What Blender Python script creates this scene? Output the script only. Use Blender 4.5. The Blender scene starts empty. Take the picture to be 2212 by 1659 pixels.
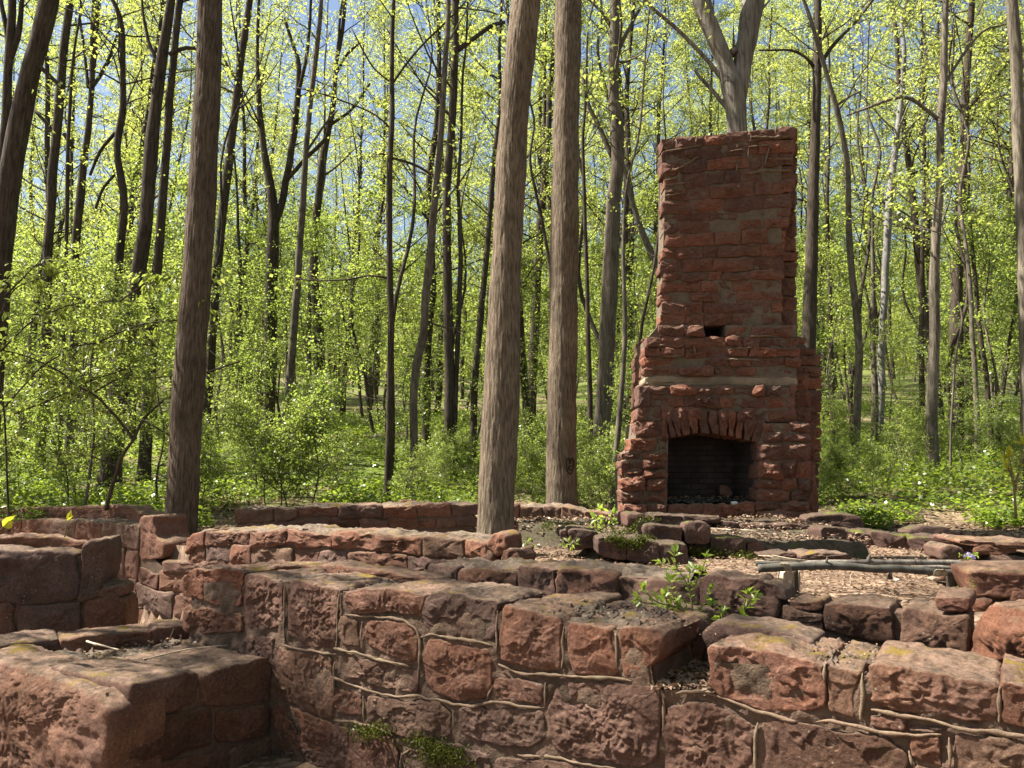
import bpy, math, random
import numpy as np
from mathutils import Vector

# ------------------------------------------------------------------ camera, sky, sun, exposure
SC = bpy.context.scene
COL = SC.collection
EYE = 1.6
FPX = 1671.0                       # focal length in pixels of a 2212 x 1659 picture
PITCH = math.radians(6.7)
cam = bpy.data.cameras.new("camera")
cam.sensor_width = 36.0
cam.lens = 36.0 * FPX / 2212.0
cam.clip_start = 0.05
cam.clip_end = 600.0
cam_ob = bpy.data.objects.new("camera", cam)
COL.objects.link(cam_ob)
cam_ob.location = (0, 0, EYE)
cam_ob.rotation_euler = (math.pi / 2 + PITCH, 0, 0)
SC.camera = cam_ob

SUN_EL = math.radians(57)
SUN_BACK = math.radians(6)        # how far the sun stands behind the left side of the picture
sdir = Vector((-math.cos(SUN_BACK) * math.cos(SUN_EL), math.sin(SUN_BACK) * math.cos(SUN_EL), math.sin(SUN_EL)))
world = bpy.data.worlds.new("World")
SC.world = world
world.use_nodes = True
wn = world.node_tree
wn.nodes.clear()
sky = wn.nodes.new("ShaderNodeTexSky")
sky.sky_type = 'NISHITA'
sky.sun_disc = False
sky.sun_elevation = SUN_EL
sky.sun_rotation = math.atan2(sdir.x, sdir.y)
sky.air_density = 1.3
sky.dust_density = 2.2
sky.ozone_density = 2.0
bg = wn.nodes.new("ShaderNodeBackground")
bg.inputs[1].default_value = 0.05
wo = wn.nodes.new("ShaderNodeOutputWorld")
wn.links.new(sky.outputs[0], bg.inputs[0])
wn.links.new(bg.outputs[0], wo.inputs[0])

sun = bpy.data.lights.new("sun", 'SUN')
sun.energy = 5.0
sun.angle = math.radians(0.5)
sun.color = (1.0, 0.93, 0.82)
sun_ob = bpy.data.objects.new("sun", sun)
COL.objects.link(sun_ob)
sun_ob.rotation_euler = (-sdir).to_track_quat('-Z', 'Y').to_euler()
sun_ob.location = (-20, 5, 30)

SC.view_settings.view_transform = 'Standard'
SC.view_settings.look = 'None'
SC.view_settings.gamma = 1.0
SC.view_settings.use_curve_mapping = False
SC.view_settings.exposure = 1.8
SC.cycles.max_bounces = 7
SC.cycles.diffuse_bounces = 3
SC.cycles.glossy_bounces = 2
SC.cycles.transmission_bounces = 4
SC.cycles.transparent_max_bounces = 4
SC.cycles.caustics_reflective = False
SC.cycles.caustics_refractive = False
SC.cycles.use_denoising = True

# ------------------------------------------------------------------ helpers
CP, SP = math.cos(PITCH), math.sin(PITCH)

def ray(x, y):
    u = (x - 1106.0) / FPX
    v = (829.5 - y) / FPX
    return np.array([u, CP - SP * v, SP + CP * v])

def at(x, y, Y):
    """world point seen at picture point (x, y), Y metres in front"""
    d = ray(x, y)
    return np.array([0, 0, EYE]) + d * (Y / d[1])

def mpp(y, Y):
    """metres per picture pixel at that distance"""
    return Y / ray(0, y)[1] / FPX

def onplane(x, y, P, N):
    d = ray(x, y)
    o = np.array([0, 0, EYE])
    return o + d * (np.dot(np.asarray(P) - o, N) / np.dot(d, N))

def _h(i, j, k, s):
    with np.errstate(over='ignore'):
        n = i.astype(np.uint32) * np.uint32(374761393) + j.astype(np.uint32) * np.uint32(668265263) \
            + k.astype(np.uint32) * np.uint32(2246822519) + np.uint32((s * 3266489917) & 0xffffffff)
        n = (n ^ (n >> np.uint32(13))) * np.uint32(1274126177)
        n = n ^ (n >> np.uint32(16))
        n = n * np.uint32(2654435761)
        n = n ^ (n >> np.uint32(15))
    return n.astype(np.float64) / 4294967295.0

def vn(p, s=0):
    p = np.asarray(p, dtype=np.float64)
    f = np.floor(p)
    q = p - f
    q = q * q * (3 - 2 * q)
    i = f.astype(np.int64)
    a, b, c = i[:, 0], i[:, 1], i[:, 2]
    x, y, z = q[:, 0], q[:, 1], q[:, 2]
    r = 0
    for dx in (0, 1):
        wx = x if dx else 1 - x
        for dy in (0, 1):
            wy = y if dy else 1 - y
            for dz in (0, 1):
                wz = z if dz else 1 - z
                r = r + wx * wy * wz * _h(a + dx, b + dy, c + dz, s)
    return r * 2 - 1

def fbm(p, f, o=3, s=0):
    r, a = 0, 1.0
    p = np.asarray(p)
    for k in range(o):
        r = r + a * vn(p * f + 17.3 * k, s + k)
        f *= 2.03
        a *= 0.5
    return r

def sstep(a, b, x):
    t = np.clip((np.asarray(x, dtype=float) - a) / (b - a), 0, 1)
    return t * t * (3 - 2 * t)

class MB:
    """collects vertices and faces; build() links them as ONE mesh object"""
    def __init__(self):
        self.v, self.f, self.t, self.n = [], [], [], 0

    def add(self, v, faces, tone=0.5):
        v = np.asarray(v, dtype=np.float64)
        self.v.append(v)
        for F in faces:
            F = np.asarray(F, dtype=np.int64)
            if F.size == 0:
                continue
            self.f.append(F + self.n)
            self.t.append(np.full(len(F), tone) if np.isscalar(tone) else np.asarray(tone))
        self.n += len(v)

    def mesh(self, name, loc=(0, 0, 0), smooth=True):
        me = bpy.data.meshes.new(name)
        v = (np.concatenate(self.v) - np.asarray(loc)).astype(np.float32)
        me.vertices.add(len(v))
        me.vertices.foreach_set("co", v.ravel())
        li = np.concatenate([F.ravel() for F in self.f]).astype(np.int32)
        cnt = np.concatenate([np.full(len(F), F.shape[1]) for F in self.f])
        st = np.concatenate([[0], np.cumsum(cnt)[:-1]]).astype(np.int32)
        me.loops.add(len(li))
        me.loops.foreach_set("vertex_index", li)
        me.polygons.add(len(cnt))
        me.polygons.foreach_set("loop_start", st)
        me.polygons.foreach_set("use_smooth", np.full(len(cnt), smooth))
        a = me.attributes.new("tone", 'FLOAT', 'FACE')
        a.data.foreach_set("value", np.concatenate(self.t).astype(np.float32))
        me.update(calc_edges=True)
        me.validate()
        return me

    def build(self, name, mat, parent=None, loc=None, smooth=True):
        if loc is None:
            loc = tuple(parent.location) if parent is not None else (0, 0, 0)
        if parent is not None and parent.parent is not None:
            loc = tuple(np.array(parent.location) + np.array(parent.parent.location))
        me = self.mesh(name, loc, smooth)
        me.materials.append(mat)
        o = bpy.data.objects.new(name, me)
        COL.objects.link(o)
        if parent is not None:
            o.parent = parent
        else:
            o.location = loc
        return o

def tag(o, label=None, cat=None, group=None, kind=None):
    if label: o["label"] = label
    if cat: o["category"] = cat
    if group: o["group"] = group
    if kind: o["kind"] = kind
    return o

def thing(name, label, cat, loc=(0, 0, 0), group=None):
    o = bpy.data.objects.new(name, None)
    o.empty_display_size = 0.2
    COL.objects.link(o)
    o.location = loc
    return tag(o, label, cat, group)

def copy_thing(root, loc, rotz=0.0, scale=1.0, label=None):
    r = root.copy()
    COL.objects.link(r)
    r.location = loc
    r.rotation_euler = (0, 0, rotz)
    r.scale = (scale, scale, scale)
    if label: r["label"] = label
    for ch in list(root.children):
        c = ch.copy()
        COL.objects.link(c)
        c.parent = r
        for g in list(ch.children):
            d = g.copy()
            COL.objects.link(d)
            d.parent = c
    return r

def ringfaces(nr, n, base=0, close=True):
    """quads between nr rings of n points"""
    i = np.arange(nr - 1)[:, None]
    j = np.arange(n if close else n - 1)[None, :]
    j2 = (j + 1) % n
    a = base + i * n + j
    b = base + i * n + j2
    c = base + (i + 1) * n + j2
    d = base + (i + 1) * n + j
    return np.stack([a, b, c, d], -1).reshape(-1, 4)

def chaikin(p, k=1):
    p = np.asarray(p, dtype=float)
    for _ in range(k):
        q = np.roll(p, -1, 0)
        p = np.stack([0.90 * p + 0.10 * q, 0.10 * p + 0.90 * q], 1).reshape(-1, 2)
    return p

def resample(p, step):
    q = np.vstack([p, p[:1]])
    L = np.concatenate([[0], np.cumsum(np.linalg.norm(np.diff(q, axis=0), axis=1))])
    n = max(12, int(L[-1] / step))
    t = np.linspace(0, L[-1], n, endpoint=False)
    return np.stack([np.interp(t, L, q[:, 0]), np.interp(t, L, q[:, 1])], 1)

def stone(M, O, U, N, poly, depth, seed, amp=0.02, res=0.02, rr=0.02, w0=0.0, tone=None, cap=False, side=0.5, bulge=0.006, grow=1.02):
    """one rough split-faced stone: outline poly in (u, z) on the plane O + uU + zZ, facing N, reaching depth back"""
    rs = np.random.RandomState(seed)
    V = np.array([0, 0, 1.0])
    O, U, N = (np.asarray(a, dtype=float) for a in (O, U, N))
    p = np.asarray(poly, dtype=float)
    area = 0.5 * np.sum(p[:, 0] * np.roll(p[:, 1], -1) - np.roll(p[:, 0], -1) * p[:, 1])
    if area < 0:
        p = p[::-1]
    cc = p.mean(0)
    p = cc + (p - cc) * grow
    p = resample(chaikin(p, 1), res)
    jt = np.hstack([p, np.full((len(p), 1), seed % 977)])
    p = p + 0.010 * np.stack([fbm(jt, 9, 3, 11), fbm(jt, 9, 3, 23)], 1)
    n = len(p)
    c = p.mean(0)
    d = np.roll(p, -1, 0) - np.roll(p, 1, 0)
    nn = np.stack([d[:, 1], -d[:, 0]], 1)
    nn /= np.linalg.norm(nn, axis=1)[:, None] + 1e-9
    rad = np.linalg.norm(p - c, axis=1)
    rmin = rad.min()
    rr = min(rr, rmin * 0.35)
    ringsP, ringsW, ringsN, att = [], [], [], []
    nside = max(2, int(depth / (res * 1.6)) + 1)
    for k in range(nside):
        w = -depth + (depth - rr) * k / (nside - 1)
        ringsP.append(p); ringsW.append(np.full(n, w))
        ringsN.append(np.hstack([nn, np.zeros((n, 1))])); att.append(np.full(n, side))
    for th in (0.5, 1.0, 1.4):
        ins = rr * (1 - math.cos(th))
        ringsP.append(p - nn * ins); ringsW.append(np.full(n, -rr + rr * math.sin(th)))
        ringsN.append(np.hstack([nn * math.cos(th), np.full((n, 1), math.sin(th))])); att.append(np.full(n, 0.45))
    pin = p - nn * rr * 0.85
    nf = max(3, int(np.median(rad) / res))
    for k in range(1, nf):
        t = k / nf
        q = pin + (c - pin) * t
        dist = (np.linalg.norm(pin - c, axis=1)) * t
        ringsP.append(q)
        ringsW.append(bulge * (1 - (1 - min(1, dist.min() / 0.08)) ** 2) * np.ones(n))
        ringsN.append(np.hstack([np.zeros((n, 2)), np.ones((n, 1))]))
        att.append(0.4 + 0.6 * sstep(0, 0.06, dist))
    P2 = np.vstack(ringsP + [c[None]])
    W = np.concatenate(ringsW + [[bulge]])
    N2 = np.vstack(ringsN + [[[0, 0, 1]]])
    A = np.concatenate(att + [[1.0]])
    X = O + P2[:, :1] * U + P2[:, 1:2] * V + (W + w0)[:, None] * N
    NN = N2[:, :1] * U + N2[:, 1:2] * V + N2[:, 2:3] * N
    q = X + rs.rand(3) * 40
    low = fbm(q, 4.0, 2, seed % 91)
    ch = fbm(q * np.array([1, 1, 1.25]) + 0.02 * fbm(q, 18, 2, 3)[:, None], 5.5, 3, seed % 57) * 2.4 + rs.rand()
    fl = np.floor(ch)
    ter = (fl + sstep(0.42, 0.54, ch - fl)) / 2.4
    fine = fbm(q, 26.0, 3, 5)
    rg = lambda f, s: 1 - 2 * np.abs(fbm(q, f, 2, s))
    rough = 0.25 + 0.75 * sstep(-0.25, 0.35, fbm(q, 5.0, 2, 31))
    disp = amp * (0.22 * low + 1.0 * (ter - 0.25) + rough * (0.14 * rg(13.0, 15) + 0.24 * rg(36.0, 16) + 0.34 * fine + 0.12 * vn(q * 75, 8)))
    # flaking, layered upper surfaces
    upw = np.clip(NN[:, 2], 0, 1) ** 2
    c2 = fbm(q * np.array([1, 1, 0.4]), 8.0, 3, 77) * 3.0
    f2 = np.floor(c2)
    disp = disp + upw * (0.014 * ((f2 + sstep(0.35, 0.6, c2 - f2)) / 3.0) + 0.006 * fbm(q, 40, 2, 4))
    X = X + NN * (disp * A)[:, None]
    nr = len(ringsP)
    faces = [ringfaces(nr, n)]
    lastb = (nr - 1) * n
    j = np.arange(n)
    faces.append(np.stack([lastb + j, lastb + (j + 1) % n, np.full(n, nr * n)], 1))
    if cap:
        cb = X[:n].mean(0)
        X = np.vstack([X, cb[None]])
        faces.append(np.stack([(j + 1) % n, j, np.full(n, nr * n + 1)], 1))
    M.add(X, faces, rs.rand() if tone is None else tone)

def prism(M, O, U, N, poly, depth, w0=0.0, tone=0.5):
    """plain extruded outline (the mortar core that carries the stones)"""
    p = np.asarray(poly, dtype=float)
    area = 0.5 * np.sum(p[:, 0] * np.roll(p[:, 1], -1) - np.roll(p[:, 0], -1) * p[:, 1])
    if area < 0:
        p = p[::-1]
    n = len(p)
    V = np.array([0, 0, 1.0])
    O, U, N = (np.asarray(a, dtype=float) for a in (O, U, N))
    f = O + p[:, :1] * U + p[:, 1:] * V + w0 * N
    g = f - depth * N
    M.add(f, [np.arange(n)[None]], tone)
    M.add(g, [np.arange(n)[::-1][None]], tone)
    for j in range(n):
        j2 = (j + 1) % n
        M.add(np.array([g[j], g[j2], f[j2], f[j]]), [np.arange(4)[None]], tone)

def tube(M, pts, rad, sides=8, tone=0.5, capend=True, flat=1.0, nrm=None):
    pts = np.asarray(pts, dtype=float)
    rad = np.asarray(rad, dtype=float) * np.ones(len(pts))
    t = np.gradient(pts, axis=0)
    t /= np.linalg.norm(t, axis=1)[:, None] + 1e-12
    m = t.mean(0)
    ref = np.array([1.0, 0, 0]) if abs(m[0]) < 0.7 else np.array([0, 1.0, 0])
    if nrm is not None: ref = np.asarray(nrm, dtype=float)
    s = np.cross(t, ref); s /= np.linalg.norm(s, axis=1)[:, None] + 1e-12
    q = np.cross(s, t)
    a = np.linspace(0, 2 * math.pi, sides, endpoint=False)
    X = pts[:, None] + rad[:, None, None] * (np.cos(a)[None, :, None] * s[:, None] + flat * np.sin(a)[None, :, None] * q[:, None])
    X = X.reshape(-1, 3)
    n = len(pts)
    faces = [ringfaces(n, sides)]
    if capend:
        faces.append(np.arange(sides)[::-1][None])
        faces.append((np.arange(sides) + (n - 1) * sides)[None])
    M.add(X, faces, tone)
    return X

def densify(pts, rad, step):
    pts = np.asarray(pts, dtype=float); rad = np.asarray(rad, dtype=float)
    L = np.concatenate([[0], np.cumsum(np.linalg.norm(np.diff(pts, axis=0), axis=1))])
    n = max(len(pts), int(L[-1] / step) + 2)
    t = np.linspace(0, L[-1], n)
    P = np.stack([np.interp(t, L, pts[:, k]) for k in range(3)], 1)
    R = np.interp(t, L, rad)
    for _ in range(2):                       # round the corners of the polyline
        P[1:-1] = 0.25 * P[:-2] + 0.5 * P[1:-1] + 0.25 * P[2:]
    return P, R

def leaves(M, pos, d, n, L, W, tone, fold=0.12):
    """many small pointed leaves: base at pos, along d, facing n"""
    pos, d, n = (np.asarray(a, dtype=float) for a in (pos, d, n))
    k = len(pos)
    d = d / (np.linalg.norm(d, axis=1)[:, None] + 1e-9)
    s = np.cross(d, n); s /= np.linalg.norm(s, axis=1)[:, None] + 1e-9
    n = np.cross(s, d)
    L = (np.asarray(L) * np.ones(k))[:, None]; W = (np.asarray(W) * np.ones(k))[:, None]
    b = pos
    l = pos + d * L * 0.42 + s * W * 0.5 + n * L * fold
    r = pos + d * L * 0.42 - s * W * 0.5 + n * L * fold
    e = pos + d * L
    X = np.stack([b, r, e, l], 1).reshape(-1, 3)
    M.add(X, [np.arange(4 * k).reshape(k, 4)], tone)

def bigleaves(M, pos, d, n, L, W, tone, fold=0.10, droop=0.15):
    """leaves close enough to show a midrib fold and an outline"""
    pos, d, n = (np.asarray(a, dtype=float) for a in (pos, d, n))
    k = len(pos)
    d = d / (np.linalg.norm(d, axis=1)[:, None] + 1e-9)
    s = np.cross(d, n); s /= np.linalg.norm(s, axis=1)[:, None] + 1e-9
    n = np.cross(s, d)
    L = (np.asarray(L) * np.ones(k))[:, None]; W = (np.asarray(W) * np.ones(k))[:, None]
    def pt(t, w, up):
        return pos + d * L * t + s * W * w + n * (L * up - L * droop * t * t)
    m = [pt(0, 0, 0), pt(0.35, 0, 0), pt(0.7, 0, 0), pt(1, 0, 0)]
    l = [pt(0.3, 0.45, fold), pt(0.62, 0.42, fold)]
    r = [pt(0.3, -0.45, fold), pt(0.62, -0.42, fold)]
    X = np.stack(m + l + r, 1).reshape(-1, 3)
    f = np.arange(k)[:, None] * 8
    T = np.concatenate([f + np.array([0, 1, 4]), f + np.array([0, 6, 1]), f + np.array([2, 3, 5]), f + np.array([2, 7, 3])])
    Q = np.concatenate([f + np.array([4, 1, 2, 5]), f + np.array([1, 6, 7, 2])])
    tone = np.asarray(tone) * np.ones(k)
    M.v.append(X)
    M.f.append(T + M.n); M.t.append(np.tile(tone, 4))
    M.f.append(Q + M.n); M.t.append(np.tile(tone, 2))
    M.n += len(X)

# ------------------------------------------------------------------ materials
def newmat(name):
    m = bpy.data.materials.new(name)
    m.use_nodes = True
    nt = m.node_tree
    nt.nodes.clear()
    out = nt.nodes.new("ShaderNodeOutputMaterial")
    return m, nt, out

class NT:
    def __init__(self, nt):
        self.nt = nt
    def n(self, t, **kw):
        x = self.nt.nodes.new(t)
        for k, v in kw.items():
            setattr(x, k, v)
        return x
    def l(self, a, b):
        self.nt.links.new(a, b)
    def noise(self, vec, scale, detail=4, rough=0.55, dist=0.0):
        x = self.n("ShaderNodeTexNoise")
        x.inputs["Scale"].default_value = scale
        x.inputs["Detail"].default_value = detail
        x.inputs["Roughness"].default_value = rough
        x.inputs["Distortion"].default_value = dist
        if vec is not None: self.l(vec, x.inputs["Vector"])
        return x.outputs["Fac"]
    def ramp(self, fac, stops, interp='LINEAR'):
        x = self.n("ShaderNodeValToRGB")
        cr = x.color_ramp
        cr.interpolation = interp
        while len(cr.elements) < len(stops):
            cr.elements.new(0.5)
        for e, (p, c) in zip(cr.elements, stops):
            e.position = p
            e.color = (c[0], c[1], c[2], 1) if not np.isscalar(c) else (c, c, c, 1)
        self.l(fac, x.inputs[0])
        return x.outputs[0]
    def mix(self, fac, a, b, mode='MIX'):
        x = self.n("ShaderNodeMix", data_type='RGBA', blend_type=mode)
        for s, v in ((x.inputs[0], fac), (x.inputs[6], a), (x.inputs[7], b)):
            if hasattr(v, 'links') or isinstance(v, bpy.types.NodeSocket): self.l(v, s)
            elif np.isscalar(v): s.default_value = v
            else: s.default_value = (v[0], v[1], v[2], 1)
        return x.outputs[2]
    def math(self, op, a, b=None, clamp=False):
        x = self.n("ShaderNodeMath", operation=op, use_clamp=clamp)
        for s, v in ((x.inputs[0], a), (x.inputs[1], b)):
            if v is None: continue
            if isinstance(v, bpy.types.NodeSocket): self.l(v, s)
            else: s.default_value = v
        return x.outputs[0]
    def attr(self, name):
        x = self.n("ShaderNodeAttribute", attribute_name=name)
        return x.outputs["Fac"]
    def scaled(self, vec, s):
        x = self.n("ShaderNodeMapping")
        x.inputs["Scale"].default_value = s
        self.l(vec, x.inputs[0])
        return x.outputs[0]
    def bump(self, h, strength, dist, prev=None):
        x = self.n("ShaderNodeBump")
        x.inputs["Strength"].default_value = strength
        x.inputs["Distance"].default_value = dist
        self.l(h, x.inputs["Height"])
        if prev is not None: self.l(prev, x.inputs["Normal"])
        return x.outputs[0]

def stone_mat(name, cols, top=(0.22, 0.155, 0.112), moss=(0.18, 0.125, 0.028), mossamt=0.6, lichen=0.5, bumpk=1.0, soot=0.0, dirt=0.62):
    m, nt, out = newmat(name)
    k = NT(nt)
    geo = k.n("ShaderNodeNewGeometry")
    pos = geo.outputs["Position"]
    tone = k.attr("tone")
    base = k.ramp(tone, [(i / (len(cols) - 1), c) for i, c in enumerate(cols)])
    n1 = k.noise(pos, 7, 4, 0.6)
    base = k.mix(k.ramp(n1, [(0.3, 0), (0.7, 1)]), base, k.mix(1.0, base, (0.60, 0.57, 0.56), 'MULTIPLY'))
    n2 = k.noise(pos, 2.6, 3, 0.6)
    base = k.mix(k.ramp(n2, [(0.45, 0.0), (0.75, 0.55)]), base, (0.21, 0.125, 0.10))
    n3 = k.noise(pos, 60, 3, 0.7)
    base = k.mix(1.0, base, k.ramp(n3, [(0.25, 0.5), (0.55, 1.0), (0.8, 1.4)]), 'MULTIPLY')
    # weathered, dusty upper faces with moss
    sep = k.n("ShaderNodeSeparateXYZ")
    k.l(geo.outputs["Normal"], sep.inputs[0])
    up = k.ramp(k.math('ADD', sep.outputs[2], k.math('MULTIPLY', k.math('SUBTRACT', k.noise(pos, 14, 4, 0.65), 0.5), 0.7)), [(0.5, 0), (0.9, 1)])
    topc = k.mix(k.ramp(k.noise(pos, 32, 5, 0.75), [(0.36, 0), (0.64, 1)]), (top[0] * 0.4, top[1] * 0.38, top[2] * 0.36), (top[0] * 1.5, top[1] * 1.5, top[2] * 1.45))
    base = k.mix(k.math('MULTIPLY', up, dirt), base, topc)
    crust = k.ramp(k.noise(pos, 7.5, 6, 0.75), [(0.50, 0), (0.60, 0.75)])
    base = k.mix(k.math('MULTIPLY', crust, up), base, (0.055, 0.042, 0.030))
    mossf = k.math('MULTIPLY', k.ramp(k.noise(pos, 4.2, 5, 0.7), [(0.56, 0), (0.64, 1)]), k.math('MULTIPLY', up, mossamt * 1.6), clamp=True)
    mossc = k.mix(k.noise(pos, 90, 2, 0.6), (moss[0] * 0.4, moss[1] * 0.45, moss[2] * 0.5), (moss[0] * 1.6, moss[1] * 1.5, moss[2] * 1.2))
    base = k.mix(mossf, base, mossc)
    # damp moss in seams on upright faces
    mf2 = k.math('MULTIPLY', k.ramp(k.noise(pos, 3.1, 5, 0.75), [(0.60, 0), (0.70, 1)]), 0.55 * mossamt)
    base = k.mix(mf2, base, (0.055, 0.058, 0.018))
    # pale lichen dots
    vor = k.n("ShaderNodeTexVoronoi")
    vor.inputs["Scale"].default_value = 34
    k.l(pos, vor.inputs["Vector"])
    lf = k.math('MULTIPLY', k.ramp(vor.outputs["Distance"], [(0.10, 1), (0.20, 0)]), k.ramp(k.noise(pos, 3.4, 3, 0.6), [(0.54, 0), (0.64, lichen)]))
    base = k.mix(lf, base, (0.42, 0.41, 0.34))
    if soot > 0:
        base = k.mix(k.ramp(k.noise(pos, 2.2, 4, 0.6), [(0.3, soot), (0.7, soot * 0.5)]), base, (0.018, 0.015, 0.013))
    b = k.bump(k.noise(pos, 48, 7, 0.72), 1.0 * bumpk, 0.016)
    b = k.bump(k.noise(pos, 190, 4, 0.7), 0.8 * bumpk, 0.006, b)
    p = k.n("ShaderNodeBsdfPrincipled")
    p.inputs["Roughness"].default_value = 0.92
    p.inputs["Specular IOR Level"].default_value = 0.25
    k.l(base, p.inputs["Base Color"])
    k.l(b, p.inputs["Normal"])
    k.l(p.outputs[0], out.inputs[0])
    return m

RED = [(0.13, 0.070, 0.046), (0.24, 0.112, 0.068), (0.155, 0.098, 0.076), (0.28, 0.125, 0.074), (0.135, 0.086, 0.070), (0.21, 0.125, 0.082), (0.25, 0.105, 0.062)]
M_STONE = stone_mat("red sandstone", RED)
M_CHIM = stone_mat("chimney sandstone", [(0.155, 0.076, 0.052), (0.27, 0.112, 0.070), (0.185, 0.096, 0.070), (0.31, 0.122, 0.072), (0.14, 0.080, 0.062), (0.235, 0.112, 0.075)], mossamt=0.15, lichen=0.15)
M_DARK = stone_mat("shade toned mossy sandstone", [(0.10, 0.062, 0.05), (0.14, 0.08, 0.062), (0.115, 0.075, 0.06), (0.17, 0.085, 0.065)], top=(0.085, 0.064, 0.044), moss=(0.11, 0.12, 0.02), mossamt=0.7, lichen=0.1)  # mossy stone; shade of the terrace and chimney-side wall is in its dark tone

def plain_mat(name, c1, c2, scale=20, rough=0.9, bumpk=0.6, bs=60, bd=0.006, stretch=(1, 1, 1), coord='Position', dark=None):
    m, nt, out = newmat(name)
    k = NT(nt)
    if coord == 'Position':
        pos = k.n("ShaderNodeNewGeometry").outputs["Position"]
    else:
        pos = k.n("ShaderNodeTexCoord").outputs["Object"]
    if stretch != (1, 1, 1): pos = k.scaled(pos, stretch)
    f = k.noise(pos, scale, 5, 0.65)
    base = k.mix(k.ramp(f, [(0.3, 0), (0.7, 1)]), c1, c2)
    if dark is not None:
        base = k.mix(k.ramp(k.noise(pos, scale * 0.2, 4, 0.6), [(0.5, 0), (0.66, 0.8)]), base, dark)
    p = k.n("ShaderNodeBsdfPrincipled")
    p.inputs["Roughness"].default_value = rough
    p.inputs["Specular IOR Level"].default_value = 0.25
    k.l(base, p.inputs["Base Color"])
    k.l(k.bump(k.noise(pos, bs, 5, 0.65), bumpk, bd), p.inputs["Normal"])
    k.l(p.outputs[0], out.inputs[0])
    return m

M_MORTAR = plain_mat("lime mortar", (0.10, 0.064, 0.046), (0.18, 0.118, 0.082), 14, 0.95, 1.0, 70, 0.014, dark=(0.05, 0.04, 0.026))
M_BEAD = plain_mat("raised mortar pointing", (0.125, 0.086, 0.060), (0.215, 0.152, 0.104), 25, 0.95, 0.8, 140, 0.005, dark=(0.20, 0.16, 0.10))
M_GREYMORTAR = plain_mat("smeared grey mortar", (0.12, 0.092, 0.066), (0.19, 0.148, 0.108), 16, 0.95, 1.0, 60, 0.014)
M_SLAB = plain_mat("pale lintel slab", (0.22, 0.165, 0.115), (0.34, 0.27, 0.19), 9, 0.9, 0.5, 70, 0.004, dark=(0.15, 0.115, 0.08))
M_WHITE = plain_mat("white ash and chalky stone", (0.5, 0.47, 0.43), (0.75, 0.72, 0.68), 30, 0.95)
M_ASH = plain_mat("charcoal and ash", (0.012, 0.011, 0.010), (0.09, 0.08, 0.075), 40, 0.95, 1.0, 120, 0.01)

def bark_mat(name, c1, c2, fur=26, zs=0.10, bumpk=1.0, bd=0.02, patch=None):
    m, nt, out = newmat(name)
    k = NT(nt)
    pos = k.n("ShaderNodeNewGeometry").outputs["Position"]
    v = k.scaled(pos, (1, 1, zs))
    f = k.noise(v, fur, 4, 0.6, 0.4)
    base = k.mix(k.ramp(f, [(0.36, 0), (0.62, 1)]), c1, c2)
    g = k.noise(pos, 1.7, 4, 0.6)
    base = k.mix(1.0, base, k.ramp(g, [(0.3, 0.72), (0.7, 1.22)]), 'MULTIPLY')
    base = k.mix(k.ramp(k.noise(pos, 5, 5, 0.7), [(0.58, 0), (0.7, 0.35)]), base, patch or (c2[0] * 0.8, c2[1] * 0.95, c2[2] * 0.8))
    p = k.n("ShaderNodeBsdfPrincipled")
    p.inputs["Roughness"].default_value = 0.95
    p.inputs["Specular IOR Level"].default_value = 0.15
    k.l(base, p.inputs["Base Color"])
    b = k.bump(f, bumpk, bd)
    b = k.bump(k.noise(pos, 120, 3, 0.6), 0.3, 0.004, b)
    k.l(b, p.inputs["Normal"])
    k.l(p.outputs[0], out.inputs[0])
    return m

B_TAN = bark_mat("furrowed tan bark", (0.085, 0.064, 0.045), (0.215, 0.168, 0.120), 60, 0.13, 1.0, 0.02)
B_BROWN = bark_mat("dark brown bark", (0.038, 0.030, 0.023), (0.095, 0.074, 0.056), 34, 0.12, 1.0, 0.018)
B_GREY = bark_mat("grey bark", (0.075, 0.063, 0.050), (0.17, 0.143, 0.112), 22, 0.25, 0.6, 0.012)
B_SMOOTH = bark_mat("smooth blue grey bark", (0.17, 0.16, 0.15), (0.26, 0.25, 0.235), 8, 0.5, 0.25, 0.006)
B_PALE = bark_mat("weathered pale dead wood", (0.095, 0.083, 0.070), (0.25, 0.22, 0.188), 20, 0.08, 0.9, 0.016)
B_LOG = bark_mat("grey green log bark", (0.07, 0.065, 0.055), (0.13, 0.12, 0.10), 18, 1.0, 0.5, 0.006)
M_TWIG = plain_mat("twig bark", (0.05, 0.038, 0.028), (0.10, 0.078, 0.058), 30, 0.95, 0.3)
M_STEM = plain_mat("young plant stem", (0.16, 0.13, 0.06), (0.25, 0.20, 0.10), 30, 0.8, 0.2)
M_SPLIT = bark_mat("split pale wood", (0.38, 0.29, 0.20), (0.58, 0.47, 0.35), 40, 1.0, 0.5, 0.004)
M_ROPE = plain_mat("frayed bark lashing", (0.26, 0.22, 0.15), (0.44, 0.38, 0.27), 90, 0.9, 0.8, 200, 0.003)

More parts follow.
